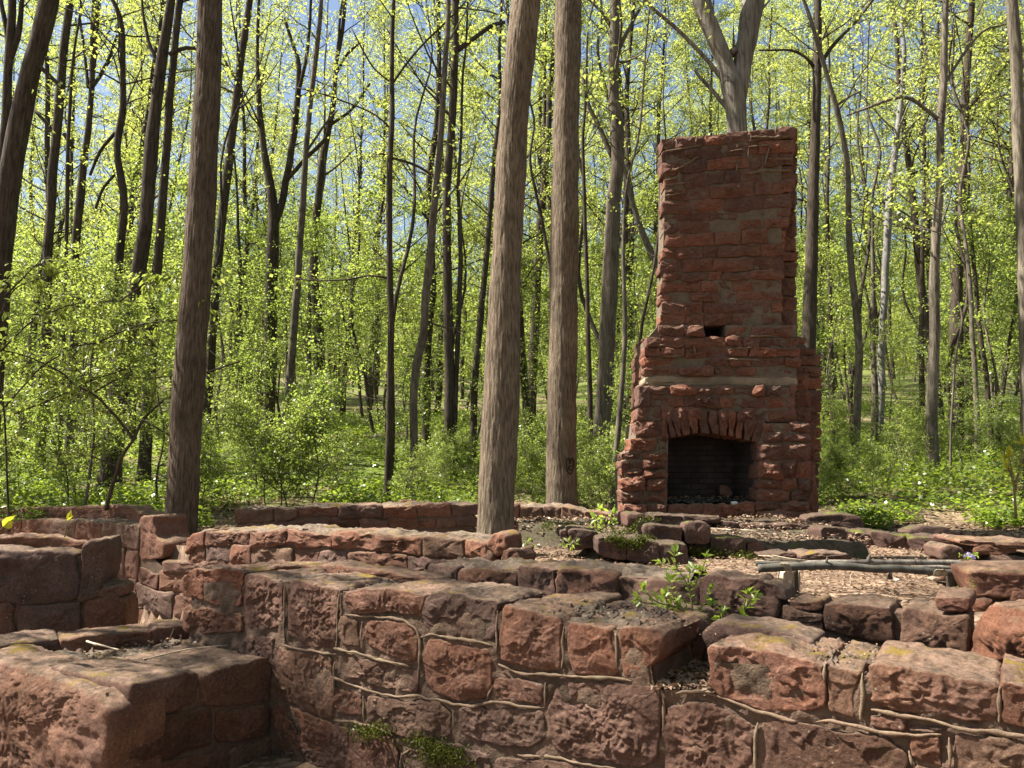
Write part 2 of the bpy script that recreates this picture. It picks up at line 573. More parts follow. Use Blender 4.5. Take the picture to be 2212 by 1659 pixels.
def leaf_mat(name, ra, rb, ta, tb, gl=0.05, tw=0.5):
    m, nt, out = newmat(name)
    k = NT(nt)
    tone = k.attr("tone")
    oi = k.n("ShaderNodeObjectInfo")
    tt = k.math('ADD', k.math('MULTIPLY', tone, 0.75), k.math('MULTIPLY', oi.outputs["Random"], 0.25))
    r = k.mix(tt, ra, rb)
    t = k.mix(tt, ta, tb)
    d = k.n("ShaderNodeBsdfDiffuse"); k.l(r, d.inputs[0])
    tr = k.n("ShaderNodeBsdfTranslucent"); k.l(t, tr.inputs[0])
    mx = k.n("ShaderNodeMixShader"); mx.inputs[0].default_value = tw
    k.l(d.outputs[0], mx.inputs[1]); k.l(tr.outputs[0], mx.inputs[2])
    g = k.n("ShaderNodeBsdfGlossy"); g.inputs["Roughness"].default_value = 0.38
    g.inputs["Color"].default_value = (0.9, 0.95, 0.85, 1)
    m2 = k.n("ShaderNodeMixShader"); m2.inputs[0].default_value = gl
    k.l(mx.outputs[0], m2.inputs[1]); k.l(g.outputs[0], m2.inputs[2])
    k.l(m2.outputs[0], out.inputs[0])
    return m

L_CANOPY = leaf_mat("spring canopy leaves", (0.11, 0.15, 0.035), (0.18, 0.20, 0.06), (0.34, 0.44, 0.07), (0.60, 0.60, 0.15), 0.02, 0.60)
L_UNDER = leaf_mat("understory leaves", (0.075, 0.12, 0.028), (0.15, 0.18, 0.045), (0.27, 0.40, 0.055), (0.50, 0.56, 0.11), 0.03, 0.57)
L_HERB = leaf_mat("ground herb leaves", (0.06, 0.105, 0.016), (0.13, 0.17, 0.028), (0.22, 0.36, 0.03), (0.42, 0.50, 0.05), 0.05, 0.5)
L_BRIGHT = leaf_mat("fresh seedling leaves", (0.20, 0.30, 0.035), (0.30, 0.38, 0.05), (0.45, 0.62, 0.06), (0.6, 0.7, 0.08), 0.05, 0.45)
L_YELLOW = leaf_mat("yellow green seedling leaves", (0.30, 0.30, 0.02), (0.42, 0.40, 0.03), (0.6, 0.6, 0.04), (0.75, 0.70, 0.05), 0.04, 0.5)
L_DEAD = leaf_mat("fallen dry leaves", (0.12, 0.075, 0.048), (0.40, 0.285, 0.205), (0.12, 0.07, 0.04), (0.2, 0.13, 0.08), 0.03, 0.2)
L_VIOLET = leaf_mat("violet petals", (0.25, 0.17, 0.5), (0.4, 0.3, 0.7), (0.3, 0.2, 0.5), (0.4, 0.3, 0.6), 0.03, 0.4)
M_MOSS = leaf_mat("cushion moss", (0.045, 0.06, 0.010), (0.11, 0.12, 0.018), (0.06, 0.08, 0.01), (0.12, 0.14, 0.02), 0.02, 0.2)
# ------------------------------------------------------------------ ground
def ground_z(x, y):
    x = np.asarray(x, dtype=float); y = np.asarray(y, dtype=float)
    c = y + 0.65 * x
    thr = 5.42 + 0.55 * sstep(-0.2, -0.8, x)
    court = 0.86 * sstep(thr - 0.06, thr + 0.06, c)
    z = court + 0.20 * sstep(8.5, 13.0, y)
    z = z + 0.55 * sstep(13, 18, y) + 0.145 * np.clip(y - 17, 0, 200) + 0.0006 * np.clip(y - 40, 0, 200) ** 2
    side = sstep(10, 14, y)
    z = z + side * 0.35 * sstep(3.5, 9, x) + 0.012 * side * np.clip(x - 6, 0, 60) * np.clip((y - 10) / 20, 0, 1)
    sh = np.shape(z)
    p = np.stack([x.ravel(), y.ravel(), np.zeros(x.size)], 1)
    rough = (0.022 * fbm(p, 2.2, 3, 3) + side.ravel() * 0.16 * fbm(p, 0.22, 3, 9)).reshape(sh)
    return z + rough

def gz(x, y):
    return float(ground_z(np.array([x]), np.array([y]))[0])

def axis(segs):
    a = []
    for lo, hi, st in segs:
        a += list(np.arange(lo, hi, st))
    return np.array(a + [segs[-1][1]])

gx = axis([(-160, -40, 10), (-40, -8, 1.0), (-8, 8, 0.11), (8, 40, 1.0), (40, 160, 10)])
gy = axis([(-30, 2, 4), (2, 13, 0.09), (13, 40, 0.6), (40, 90, 2.5), (90, 220, 10)])
GX, GY = np.meshgrid(gx, gy)
M = MB()
gv = np.stack([GX.ravel(), GY.ravel(), ground_z(GX, GY).ravel()], 1)
nx_, ny_ = len(gx), len(gy)
ii = np.arange(ny_ - 1)[:, None] * nx_ + np.arange(nx_ - 1)[None]
M.add(gv, [np.stack([ii, ii + 1, ii + nx_ + 1, ii + nx_], -1).reshape(-1, 4)])
m, nt, out = newmat("forest floor")
k = NT(nt)
pos = k.n("ShaderNodeNewGeometry").outputs["Position"]
vor = k.n("ShaderNodeTexVoronoi"); vor.inputs["Scale"].default_value = 24; k.l(k.scaled(pos, (1, 1, 0.3)), vor.inputs["Vector"])
sepc = k.n("ShaderNodeSeparateColor"); k.l(vor.outputs["Color"], sepc.inputs[0])
lit = k.ramp(sepc.outputs[0], [(0, (0.10, 0.062, 0.042)), (0.5, (0.17, 0.115, 0.075)), (0.85, (0.28, 0.195, 0.135)), (1, (0.36, 0.265, 0.19))])
lit = k.mix(k.ramp(k.noise(pos, 1.6, 4, 0.6), [(0.4, 0), (0.62, 0.75)]), lit, (0.085, 0.058, 0.04))
sepp = k.n("ShaderNodeSeparateXYZ"); k.l(pos, sepp.inputs[0])
far = k.ramp(k.math('DIVIDE', sepp.outputs[1], 40.0), [(0.24, 0), (0.36, 0.95)])
gm = k.math('MULTIPLY', far, k.ramp(k.noise(pos, 0.5, 5, 0.7), [(0.36, 0), (0.54, 1)]))
lit = k.mix(gm, lit, k.mix(k.noise(pos, 30, 3, 0.7), (0.045, 0.075, 0.012), (0.13, 0.17, 0.025)))
p = k.n("ShaderNodeBsdfPrincipled"); p.inputs["Roughness"].default_value = 0.95; p.inputs["Specular IOR Level"].default_value = 0.2
k.l(lit, p.inputs["Base Color"])
b = k.bump(vor.outputs["Distance"], 0.7, 0.02)
k.l(k.bump(k.noise(pos, 70, 3, 0.6), 0.5, 0.006, b), p.inputs["Normal"])
k.l(p.outputs[0], out.inputs[0])
g = M.build("forest_floor", m)
tag(g, "forest floor of brown leaf litter rising gently behind the ruin", "ground", kind="structure")

# ------------------------------------------------------------------ ruined walls
def Z1(p): return [(737 + x * .3716, 1042 + y * .3716) for x, y in p]      # enlargements of the photograph -> its picture points
def Z2(p): return [(1474.6 + x * .3716, 1042 + y * .3716) for x, y in p]
def Z0(p): return [(x * .3716, 1042 + y * .3716) for x, y in p]
def ZS(p): return [(1119.2 + x * .2728, 1069.8 + y * .2728) for x, y in p]
def ZR(p): return [(1591 + x * .2808, 1163 + y * .2808) for x, y in p]
def ZC(p): return [(1289.2 + x * .3142, 658.3 + y * .3142) for x, y in p]
def ZT(p): return [(1289.2 + x * .281, 246.9 + y * .281) for x, y in p]
def ZB(p): return [(1338.6 + x * .1637, 1179.6 + y * .1637) for x, y in p]

class Face:
    """an upright wall face: origin P, direction U along it, facing N"""
    def __init__(self, P, ang, back=0.0):
        self.U = np.array([math.cos(ang), math.sin(ang), 0.0])
        self.N = np.array([self.U[1], -self.U[0], 0.0])
        self.P = np.array([P[0], P[1], 0.0]) - self.N * back
    def uz(self, pts):
        r = []
        for x, y in pts:
            q = onplane(x, y, self.P, self.N)
            r.append((float(np.dot(q - self.P, self.U)), float(q[2])))
        return r
    def w(self, u, z, off=0.0):
        return self.P + self.U * u + np.array([0, 0, z]) + self.N * off

def top_at(top, u):
    return np.interp(u, [t[0] for t in top], [t[1] for t in top])

def coursed(face, M, MC, top, z0, thick, rowh, wl, seed, amp=0.018, res=0.03, gap=0.010, core=0.02, deeptop=True, rr=0.018, jit=0.012, skip=None):
    """random rough courses under a broken top line; top is a list of (u, z)"""
    rs = np.random.RandomState(seed)
    u0, u1 = top[0][0], top[-1][0]
    off = 0.0
    row = 0
    zmax = max(t[1] for t in top)
    while zmax - off > z0 + 0.03:
        h = rowh * rs.uniform(0.8, 1.25)
        u = u0 - rs.uniform(0, 0.3) * wl
        ph = rs.rand() * 9
        while u < u1 - 0.02:
            w = wl * rs.uniform(0.6, 1.6)
            a, b = max(u, u0), min(u + w, u1)
            if u1 - b < 0.3 * wl: b = u1
            if b - a > 0.06:
                def edge(uu, o, kk):
                    return top_at(top, uu) - o + (0.0 if kk == 0 else 0.012 * math.sin(uu * 3.1 + ph + kk))
                um = 0.5 * (a + b)
                tj = rs.uniform(-0.03, 0.012) if row == 0 else 0
                J = lambda: rs.uniform(-jit, jit)
                ub, ut = off + h, off
                pl = [(a + gap / 2 + J() * 0.6, edge(a, ub, row + 1) + gap / 2 + J()), (um + J(), edge(um, ub, row + 1) + gap / 2 + J()),
                      (b - gap / 2 + J() * 0.6, edge(b, ub, row + 1) + gap / 2 + J()), (b - gap / 2 + J(), edge(b, off + h / 2, row)),
                      (b - gap / 2 + J() * 0.6, edge(b, ut, row) - gap / 2 + tj + J()), (um + J(), edge(um, ut, row) - gap / 2 + tj + J()),
                      (a + gap / 2 + J() * 0.6, edge(a, ut, row) - gap / 2 + tj + J()), (a + gap / 2 + J(), edge(a, off + h / 2, row))]
                zc = np.mean([q[1] for q in pl])
                if zc > z0 - h * 0.5 and (skip is None or not skip(um, zc)):
                    deep = thick * rs.uniform(0.85, 1.0) if ((row == 0 and deeptop) or a <= u0 + 0.01 or b >= u1 - 0.01) else 0.14
                    stone(M, face.P, face.U, face.N, pl, deep, rs.randint(1 << 30), amp, res, rr, w0=rs.uniform(-0.012, 0.016))
            u = b if b > u else u + w
            if b >= u1: break
        off += h
        row += 1
    if MC is not None:
        pts = [(u0 + 0.03, z0)] + [(t[0] + (0.03 if i == 0 else (-0.03 if i == len(top) - 1 else 0)), t[1] - 0.035) for i, t in enumerate(top)] + [(u1 - 0.03, z0)]
        prism(MC, face.P, face.U, face.N, pts, thick - 0.04, w0=-core)

def traced(face, M, polys, depth, seed, **kw):
    for i, pl in enumerate(polys):
        d = depth[i] if isinstance(depth, (list, tuple)) else depth
        stone(M, face.P, face.U, face.N, face.uz(pl), d, seed + 97 * i, **kw)

def beads(face, M, lines, width=0.016, height=0.011, off=0.002, seed=1):
    rs = np.random.RandomState(seed)
    for i, ln in enumerate(lines):
        uz = np.array(face.uz(ln))
        pts = np.array([face.w(u, z, off) for u, z in uz])
        P, R = densify(pts, np.full(len(pts), width / 2), 0.012)
        n = len(P)
        P = P + 0.006 * np.stack([fbm(P, 14, 2, 3), fbm(P, 14, 2, 4), fbm(P, 14, 2, 5)], 1)
        R = R * np.clip(1 + 0.5 * fbm(P + i, 20, 3, 7), 0.35, 1.8)
        e = np.minimum(np.arange(n), np.arange(n)[::-1])
        R = R * np.clip(0.35 + e * 0.16, 0.35, 1)
        tube(M, P, R, 8, rs.rand(), flat=height / width * 1.8, nrm=face.N)

ANG = math.atan2(-0.65, 1.0)
TH = 0.50

def mortar_face(face, M, top, z0, w0, step, amp):
    """rough bedding mortar between the stones of a face"""
    us = np.arange(top[0][0], top[-1][0], step)
    nv = int((max(t[1] for t in top) - z0) / step)
    vs = np.linspace(0, 1, nv)
    tz = np.interp(us, np.maximum.accumulate([t[0] + 1e-4 * i for i, t in enumerate(top)]), [t[1] for t in top])
    Ug, Vg = np.meshgrid(us, vs)
    Zg = z0 + Vg * (tz[None] - z0)
    X = face.P + Ug.ravel()[:, None] * face.U + np.array([0, 0, 1.0]) * Zg.ravel()[:, None]
    d = w0 + amp * (0.6 * fbm(X, 6, 3, 1) + 0.7 * fbm(X, 22, 3, 2))
    X = X + d[:, None] * face.N
    n = len(us)
    i = np.arange(nv - 1)[:, None] * n + np.arange(n - 1)[None]
    M.add(X, [np.stack([i, i + 1, i + n + 1, i + n], -1).reshape(-1, 4)])

# --- near wall
near = Face((0, 3.8), ANG)
P_near = [
    Z1([(25, 640), (200, 615), (400, 640), (492, 655), (470, 740), (430, 770), (300, 765), (60, 755), (15, 700)]),
    Z1([(490, 690), (540, 642), (700, 650), (905, 695), (893, 890), (800, 932), (660, 900), (500, 868), (463, 780)]),
    Z1([(945, 728), (1100, 748), (1278, 800), (1265, 1078), (1200, 1096), (1060, 1060), (930, 1028), (920, 950)]),
    Z1([(1318, 835), (1430, 835), (1570, 850), (1583, 980), (1600, 1112), (1360, 1110), (1312, 980)]),
    Z1([(1625, 850), (1760, 842), (1840, 850), (1890, 900), (1860, 1000), (1760, 1115), (1650, 1120), (1610, 980)]),
    Z1([(-10, 770), (90, 795), (105, 960), (10, 945), (-30, 880)]),
    Z1([(150, 800), (270, 805), (395, 835), (437, 905), (432, 1030), (300, 1005), (170, 968), (125, 885)]),
    Z1([(500, 918), (640, 930), (862, 970), (882, 1060), (862, 1225), (700, 1272), (540, 1222), (478, 1150), (475, 1020)]),
    Z1([(-30, 985), (150, 1030), (330, 1078), (440, 1085), (432, 1232), (250, 1200), (20, 1128), (-40, 1060)]),
    Z1([(900, 1128), (1050, 1145), (1172, 1175), (1170, 1285), (1050, 1275), (900, 1262), (868, 1230)]),
    Z1([(1240, 1148), (1500, 1160), (1852, 1192), (1848, 1400), (1842, 1600), (1720, 1655), (1420, 1600), (1232, 1545), (1210, 1390)]),
    Z1([(-40, 1180), (108, 1232), (118, 1372), (0, 1342), (-60, 1290)]),
    Z1([(155, 1240), (380, 1265), (560, 1290), (632, 1345), (622, 1480), (400, 1482), (240, 1440), (145, 1398)]),
    Z1([(685, 1308), (900, 1315), (1172, 1342), (1190, 1480), (1100, 1542), (900, 1530), (690, 1452)]),
    Z1([(60, 1445), (300, 1492), (330, 1600), (325, 1760), (0, 1760), (20, 1560)]),
    Z1([(372, 1560), (620, 1520), (850, 1570), (880, 1760), (370, 1760)]),
    Z1([(905, 1600), (1180, 1610), (1420, 1660), (1420, 1800), (905, 1800)]),
    Z1([(1450, 1690), (1700, 1680), (1860, 1700), (1860, 1850), (1450, 1850)]),
    Z1([(-100, 1400), (40, 1420), (40, 1760), (-100, 1760)]),
    Z2([(165, 952), (300, 960), (490, 990), (700, 1030), (815, 1050), (822, 1200), (812, 1310), (700, 1332), (400, 1312), (230, 1250), (158, 1170)]),
    Z2([(832, 1052), (930, 1068), (1030, 1105), (1012, 1240), (1012, 1372), (850, 1342), (835, 1200)]),
    Z2([(1092, 1068), (1300, 1082), (1500, 1115), (1832, 1168), (1828, 1392), (1500, 1352), (1100, 1292)]),
    Z2([(1862, 1172), (2050, 1205), (2200, 1235), (2200, 1470), (1984, 1432), (1868, 1410)]),
    Z2([(-90, 1290), (60, 1285), (200, 1315), (420, 1402), (410, 1560), (405, 1780), (-90, 1780), (-110, 1450)]),
    Z2([(462, 1390), (560, 1385), (700, 1420), (960, 1450), (1180, 1500), (1290, 1560), (1300, 1800), (470, 1800)]),
    Z2([(1110, 1358), (1200, 1355), (1280, 1380), (1288, 1440), (1200, 1432), (1100, 1408)]),
    Z2([(1332, 1480), (1500, 1475), (1520, 1560), (1520, 1660), (1400, 1640), (1325, 1600)]),
    Z2([(1310, 1392), (1550, 1425), (1545, 1452), (1420, 1445), (1310, 1440)]),
    Z2([(1570, 1455), (1984, 1525), (2200, 1560), (2200, 1800), (1600, 1800), (1560, 1600)]),
    Z2([(1340, 1650), (1540, 1690), (1560, 1850), (1340, 1850)]),
    Z0([(1058, 600), (1075, 545), (1110, 515), (1300, 492), (1410, 525), (1405, 620), (1400, 712), (1250, 712), (1120, 675), (1058, 650)]),
    Z0([(1425, 540), (1540, 545), (1642, 580), (1635, 700), (1640, 822), (1560, 862), (1440, 832), (1412, 700)]),
    Z0([(1690, 580), (1820, 590), (1962, 620), (1950, 800), (1950, 962), (1800, 960), (1670, 885), (1675, 700)]),
    Z0([(1080, 730), (1250, 745), (1400, 760), (1400, 870), (1200, 880), (1060, 870)]),
    Z0([(1600, 962), (1780, 985), (1932, 1015), (1930, 1200), (1930, 1372), (1800, 1340), (1612, 1255)]),
    Z0([(1440, 880), (1580, 900), (1590, 1060), (1440, 1060)]),
    Z0([(1590, 1280), (1760, 1345), (1932, 1390), (1932, 1560), (1590, 1560)]),
    Z0([(1590, 1580), (1800, 1560), (2000, 1580), (2000, 1800), (1590, 1800)]),
]
NB_lines = [Z1(l) for l in [
    [(20, 765), (110, 778), (250, 785), (380, 810), (430, 850), (455, 920), (455, 1000), (445, 1180)],
    [(455, 905), (540, 885), (700, 908), (870, 950)],
    [(-60, 962), (80, 990), (190, 1022), (330, 1055), (400, 1068)],
    [(-60, 1130), (60, 1178), (180, 1218), (300, 1246), (440, 1242), (560, 1258), (650, 1288), (760, 1298), (840, 1286), (950, 1278), (1050, 1302), (1180, 1312)],
    [(912, 1062), (960, 1082), (1040, 1112), (1200, 1122), (1400, 1132), (1560, 1137), (1690, 1152)],
    [(912, 740), (900, 880), (898, 1000)], [(1298, 835), (1288, 960), (1282, 1088)], [(1590, 870), (1605, 960), (1605, 1100)],
    [(1190, 1170), (1184, 1310)], [(1202, 1325), (1202, 1480)], [(1862, 1200), (1872, 1320), (1872, 1450)],
    [(882, 1180), (845, 1272)], [(115, 812), (114, 950)], [(128, 1240), (132, 1400)], [(652, 1325), (655, 1420)],
    [(-40, 1385), (60, 1395), (200, 1425), (300, 1470)], [(345, 1700), (352, 1580), (420, 1545)], [(1030, 1585), (1250, 1600), (1400, 1635), (1600, 1665)]]]
NB_lines += [Z2(l) for l in [
    [(-40, 1225), (100, 1218), (200, 1242), (330, 1282), (430, 1332), (560, 1367), (660, 1382)],
    [(780, 1392), (870, 1387), (970, 1412), (1100, 1442), (1250, 1462), (1400, 1467), (1500, 1462)],
    [(1098, 1325), (1250, 1352), (1450, 1382), (1600, 1422), (1800, 1452), (2100, 1500)],
    [(438, 1395), (425, 1500), (420, 1690)], [(1050, 1110), (1045, 1250), (1048, 1400)], [(828, 1060), (828, 1160)],
    [(1542, 1475), (1545, 1560), (1548, 1650)], [(1312, 1560), (1326, 1650)], [(1845, 1180), (1848, 1400)]]]
NB_lines += [Z0(l) for l in [
    [(1658, 600), (1655, 750), (1652, 950)], [(1975, 630), (1962, 780), (1958, 980)], [(1640, 945), (1780, 975), (1960, 1000)], [(1945, 1040), (1940, 1240)]]]
th = thing("stone_wall", "nearest red sandstone wall with raised mortar joints and mossy flat top, crossing the whole foreground", "wall", tuple(near.w(0, 0.0)))
M = MB()
rowtop = {0, 1, 2, 3, 4, 19, 20, 21, 22, 30, 31, 32}
dep = [TH * random.Random(i).uniform(0.86, 1.0) if i in rowtop else 0.16 for i in range(len(P_near))]
for i, pl in enumerate(P_near):
    stone(M, near.P, near.U, near.N, near.uz(pl), dep[i], 11 + 97 * i, amp=0.019, res=0.0060, rr=0.008, bulge=0.004, grow=1.012)
# back row of stones seen along the far edge of the top
nback = Face((0, 3.8), ANG, back=0.50)
nfar = Face((0, 3.8), ANG, back=0.30)
traced(nback, M, [[(1175, 1292), (1240, 1286), (1292, 1298), (1290, 1330), (1180, 1330)],
                  [(1290, 1322), (1310, 1305), (1345, 1304), (1420, 1322), (1500, 1340), (1513, 1372), (1470, 1425), (1330, 1425)],
                  [(520, 1232), (640, 1217), (780, 1226), (930, 1252), (925, 1290), (520, 1280)]], [0.26, 0.30, 0.2], 901, amp=0.02, res=0.02)
traced(nfar, M, [[(1515, 1365), (1545, 1346), (1680, 1362), (1760, 1390), (1720, 1440), (1540, 1450)]], 0.24, 951, amp=0.016, res=0.02)
M.build("stonework", M_STONE, th)
M = MB()
core = [(412, 1262), (520, 1252), (640, 1262), (745, 1283), (915, 1300), (930, 1298), (1100, 1325), (1235, 1350), (1330, 1362), (1396, 1366), (1412, 1490), (1532, 1494),
        (1545, 1430), (1700, 1440), (1860, 1465), (2212, 1530), (2500, 1590), (2500, 2100), (412, 2100)]
cu = near.uz(core)
prism(M, near.P, near.U, near.N, cu, TH - 0.06, w0=-0.04)
mortar_face(near, M, cu[:-2], -0.35, -0.010, 0.014, 0.014)
M.build("mortar_core", M_MORTAR, th)
M = MB()
beads(near, M, NB_lines, 0.0145, 0.0065, 0.0)
M.build("raised_pointing", M_BEAD, th)

def rubble_cap(face, top, thick, seed, step=0.03, amp=0.022, inset=0.05, lift=-0.012):
    """weathered earth-and-mortar skin over the middle of a wall top"""
    M = MB()
    us = np.arange(top[0][0] + 0.06, top[-1][0] - 0.06, step)
    ws = np.arange(-inset, -thick + inset, -step)
    if len(us) < 2 or len(ws) < 2: return M
    Ug, Wg = np.meshgrid(us, ws)
    z = top_at(top, Ug.ravel())
    X = face.P + Ug.ravel()[:, None] * face.U + Wg.ravel()[:, None] * face.N
    X[:, 2] = z
    e = np.minimum(np.abs(Wg.ravel() + inset), np.abs(Wg.ravel() + thick - inset))
    X[:, 2] += lift + amp * (0.9 * fbm(X, 5, 3, seed) + 0.7 * np.abs(fbm(X, 16, 3, seed + 3))) - 0.05 * (1 - sstep(0, 0.06, e))
    nu = len(us)
    i = np.arange(len(ws) - 1)[:, None] * nu + np.arange(nu - 1)[None]
    M.add(X, [np.stack([i, i + nu, i + nu + 1, i + 1], -1).reshape(-1, 4)])
    return M
M_CAP = stone_mat("weathered wall top", [(0.20, 0.15, 0.115), (0.23, 0.165, 0.125), (0.19, 0.15, 0.12)], top=(0.205, 0.165, 0.125), mossamt=0.6, lichen=0.6)
ct = [q for q in near.uz([(470, 1240), (640, 1255), (745, 1278), (915, 1288), (1100, 1316), (1235, 1340), (1400, 1356)])]
rubble_cap(near, ct, TH, 3, step=0.016).build("weathered_top", M_CAP, th)
ct = [q for q in near.uz([(1580, 1402), (1700, 1428), (1860, 1462), (2212, 1512), (2400, 1560)])]
rubble_cap(near, ct, TH + 0.08, 4, step=0.016).build("weathered_top", M_CAP, th)

# --- corner stub, front left
A_ = near.w(*near.uz([(590, 1402)])[0]); B_ = np.array([-1.93, 3.84, 0])
sdir_ = np.array([A_[0], A_[1], 0]) - B_
stub = Face(B_, math.atan2(sdir_[1], sdir_[0]))
sf = Face(B_, math.atan2(3.84 - 4.62, -1.93 + 3.1))
th = thing("stone_wall", "low stub of sandstone wall with a big rough corner block, filling the bottom left corner", "wall", (B_[0], B_[1], 0))
M = MB()
TS = 1.05
stone(M, sf.P, sf.U, sf.N, [(-1.9, -0.05), (-0.01, -0.05), (0.0, 0.30), (-0.02, 0.47), (-0.16, 0.545), (-0.5, 0.555), (-1.2, 0.57), (-1.9, 0.58)], 0.30, 5151, amp=0.02, res=0.0135, rr=0.03, bulge=0.03, tone=0.9)
traced(stub, M, [Z0([(775, 1170), (960, 1130), (1150, 1110), (1165, 1200), (1165, 1275), (960, 1340), (780, 1365), (765, 1270)]),
                 Z0([(1180, 1110), (1350, 1060), (1560, 1005), (1575, 1140), (1560, 1270), (1400, 1310), (1180, 1285)]),
                 Z0([(760, 1390), (1000, 1345), (1230, 1320), (1240, 1420), (1230, 1520), (1000, 1600), (760, 1659), (740, 1500)]),
                 Z0([(1260, 1320), (1400, 1330), (1560, 1290), (1570, 1400), (1540, 1470), (1400, 1520), (1260, 1510)]),
                 Z0([(760, 1680), (1100, 1590), (1330, 1560), (1340, 1800), (760, 1900)]),
                 Z0([(1350, 1560), (1600, 1480), (1600, 1800), (1350, 1800)])], [0.7, 0.7, 0.2, 0.2, 0.2, 0.2], 333, amp=0.016, res=0.0135, rr=0.016)
# raised lip of stones along the back of the stub
lip = Face((-2.16, 5.55), math.atan2(4.85 - 5.55, -3.15 + 2.16) + math.pi)
lipf = Face((-3.1, 4.72), math.atan2(5.45 - 4.72, -2.02 + 3.1))
lt = [(0, 0.575), (0.35, 0.60), (0.7, 0.585), (1.1, 0.605), (1.32, 0.60)]
coursed(lipf, M, None, lt, 0.42, 0.34, 0.2, 0.55, 71, amp=0.02, res=0.018, rr=0.02)
M.build("stonework", M_STONE, th)
M = MB()
# bedding of the stub: earth and mortar between the outer stones
us = np.linspace(0, 1, 60); vs = np.linspace(0, 1, 70)
Ug, Vg = np.meshgrid(us, vs)
c00, c10, c01, c11 = np.array([-1.97, 3.93]), np.array([-1.60, 4.78]), np.array([-3.12, 4.80]), np.array([-2.05, 5.55])
q = (1 - Ug)[..., None] * ((1 - Vg)[..., None] * c00 + Vg[..., None] * c01) + Ug[..., None] * ((1 - Vg)[..., None] * c10 + Vg[..., None] * c11)
X = np.concatenate([q.reshape(-1, 2), np.zeros((q.shape[0] * q.shape[1], 1))], 1)
X[:, 2] = 0.505 + 0.02 * fbm(X, 5, 3, 8) + 0.022 * np.abs(fbm(X, 13, 3, 9))
i = np.arange(len(vs) - 1)[:, None] * len(us) + np.arange(len(us) - 1)[None]
M.add(X, [np.stack([i, i + 1, i + len(us) + 1, i + len(us)], -1).reshape(-1, 4)])
M.build("weathered_top", M_CAP, th)
M = MB()
prism(M, stub.P, stub.U, stub.N, [(0.05, -0.1), (1.02, -0.1), (1.02, 0.48), (0.05, 0.48)], 0.9, w0=-0.016)
M.build("mortar_core", M_MORTAR, th)

# --- left wall end (L1)
l1 = Face((at(230, 1170, 5.95)[0], 5.95), math.radians(14))
th = thing("stone_wall", "red sandstone wall end at the left edge with a small ledge stone jutting right", "wall", tuple(l1.w(0, 0)))
M, MC = MB(), MB()
polys = [[(-60, 1192), (0, 1190), (80, 1192), (160, 1196), (168, 1240), (166, 1290), (90, 1306), (-60, 1300)],
         [(176, 1182), (200, 1168), (226, 1167), (231, 1182), (229, 1220), (212, 1292), (168, 1300), (172, 1240)],
         [(-60, 1308), (30, 1306), (30, 1345), (28, 1380), (-60, 1380)],
         [(36, 1310), (100, 1312), (172, 1300), (174, 1345), (170, 1400), (36, 1400)],
         [(182, 1300), (250, 1288), (272, 1300), (272, 1400), (182, 1400)],
         [(206, 1288), (214, 1272), (262, 1264), (271, 1272), (268, 1288), (250, 1292)]]
traced(l1, M, polys, [0.42, 0.45, 0.2, 0.2, 0.4, 0.3], 717, amp=0.02, res=0.017, rr=0.018)
l1b = Face((at(230, 1170, 5.95)[0], 5.95), math.radians(14), back=0.30)
traced(l1b, M, [[(-60, 1162), (30, 1156), (110, 1158), (150, 1168), (190, 1176), (190, 1230), (-60, 1230)]], 0.2, 727, amp=0.016, res=0.02)
M.build("stonework", M_STONE, th)
prism(MC, l1.P, l1.U, l1.N, l1.uz([(-80, 1205), (160, 1206), (215, 1190), (218, 1260), (266, 1300), (266, 1520), (-80, 1520)]), 0.42, w0=-0.02)
MC.build("mortar_core", M_MORTAR, th)

# --- middle wall behind the breach (L2 + slab + B1): one long wall on line C = 5.9
mid = Face((0, 5.9), ANG)
th = thing("stone_wall", "long middle wall with a breach where its top drops to a flat slab beside the dark left tree", "wall", tuple(mid.w(0, 0.0)))
M, MC = MB(), MB()
tl = mid.uz([(-120, 1124), (57, 1124), (213, 1122), (270, 1132), (302, 1136)])
coursed(mid, M, MC, tl, 0.0, TH, 0.27, 0.55, 41, amp=0.02, res=0.022)
midb = Face((0, 5.9), ANG, back=0.28)
traced(midb, M, [[(-100, 1108), (0, 1098), (120, 1096), (278, 1093), (292, 1104), (326, 1114), (330, 1150), (200, 1150), (-100, 1150)]], 0.25, 431, amp=0.014, res=0.025)
traced(mid, M, [[(300, 1118), (328, 1112), (331, 1140), (336, 1160), (354, 1174), (353, 1204), (300, 1215)]], 0.4, 451, amp=0.018, res=0.02)
# the low slab in the breach
traced(mid, M, [[(352, 1211), (428, 1216), (522, 1200), (525, 1232), (352, 1240)]], 0.52, 461, amp=0.012, res=0.02)
coursed(mid, M, None, mid.uz([(300, 1218), (352, 1238), (440, 1240), (530, 1236), (700, 1236)]), 0.0, 0.2, 0.24, 0.55, 43, amp=0.02, res=0.025, deeptop=False)
prism(MC, mid.P, mid.U, mid.N, mid.uz([(300, 1175), (352, 1232), (530, 1232), (530, 1400), (300, 1400)]), 0.42, w0=-0.02)
tb = mid.uz([(404, 1165), (428, 1145), (520, 1143), (603, 1139), (656, 1137), (664, 1146), (826, 1150), (945, 1157), (1020, 1160), (1052, 1172)])
coursed(mid, M, MC, tb, 0.3, TH, 0.20, 0.45, 47, amp=0.026, res=0.022)
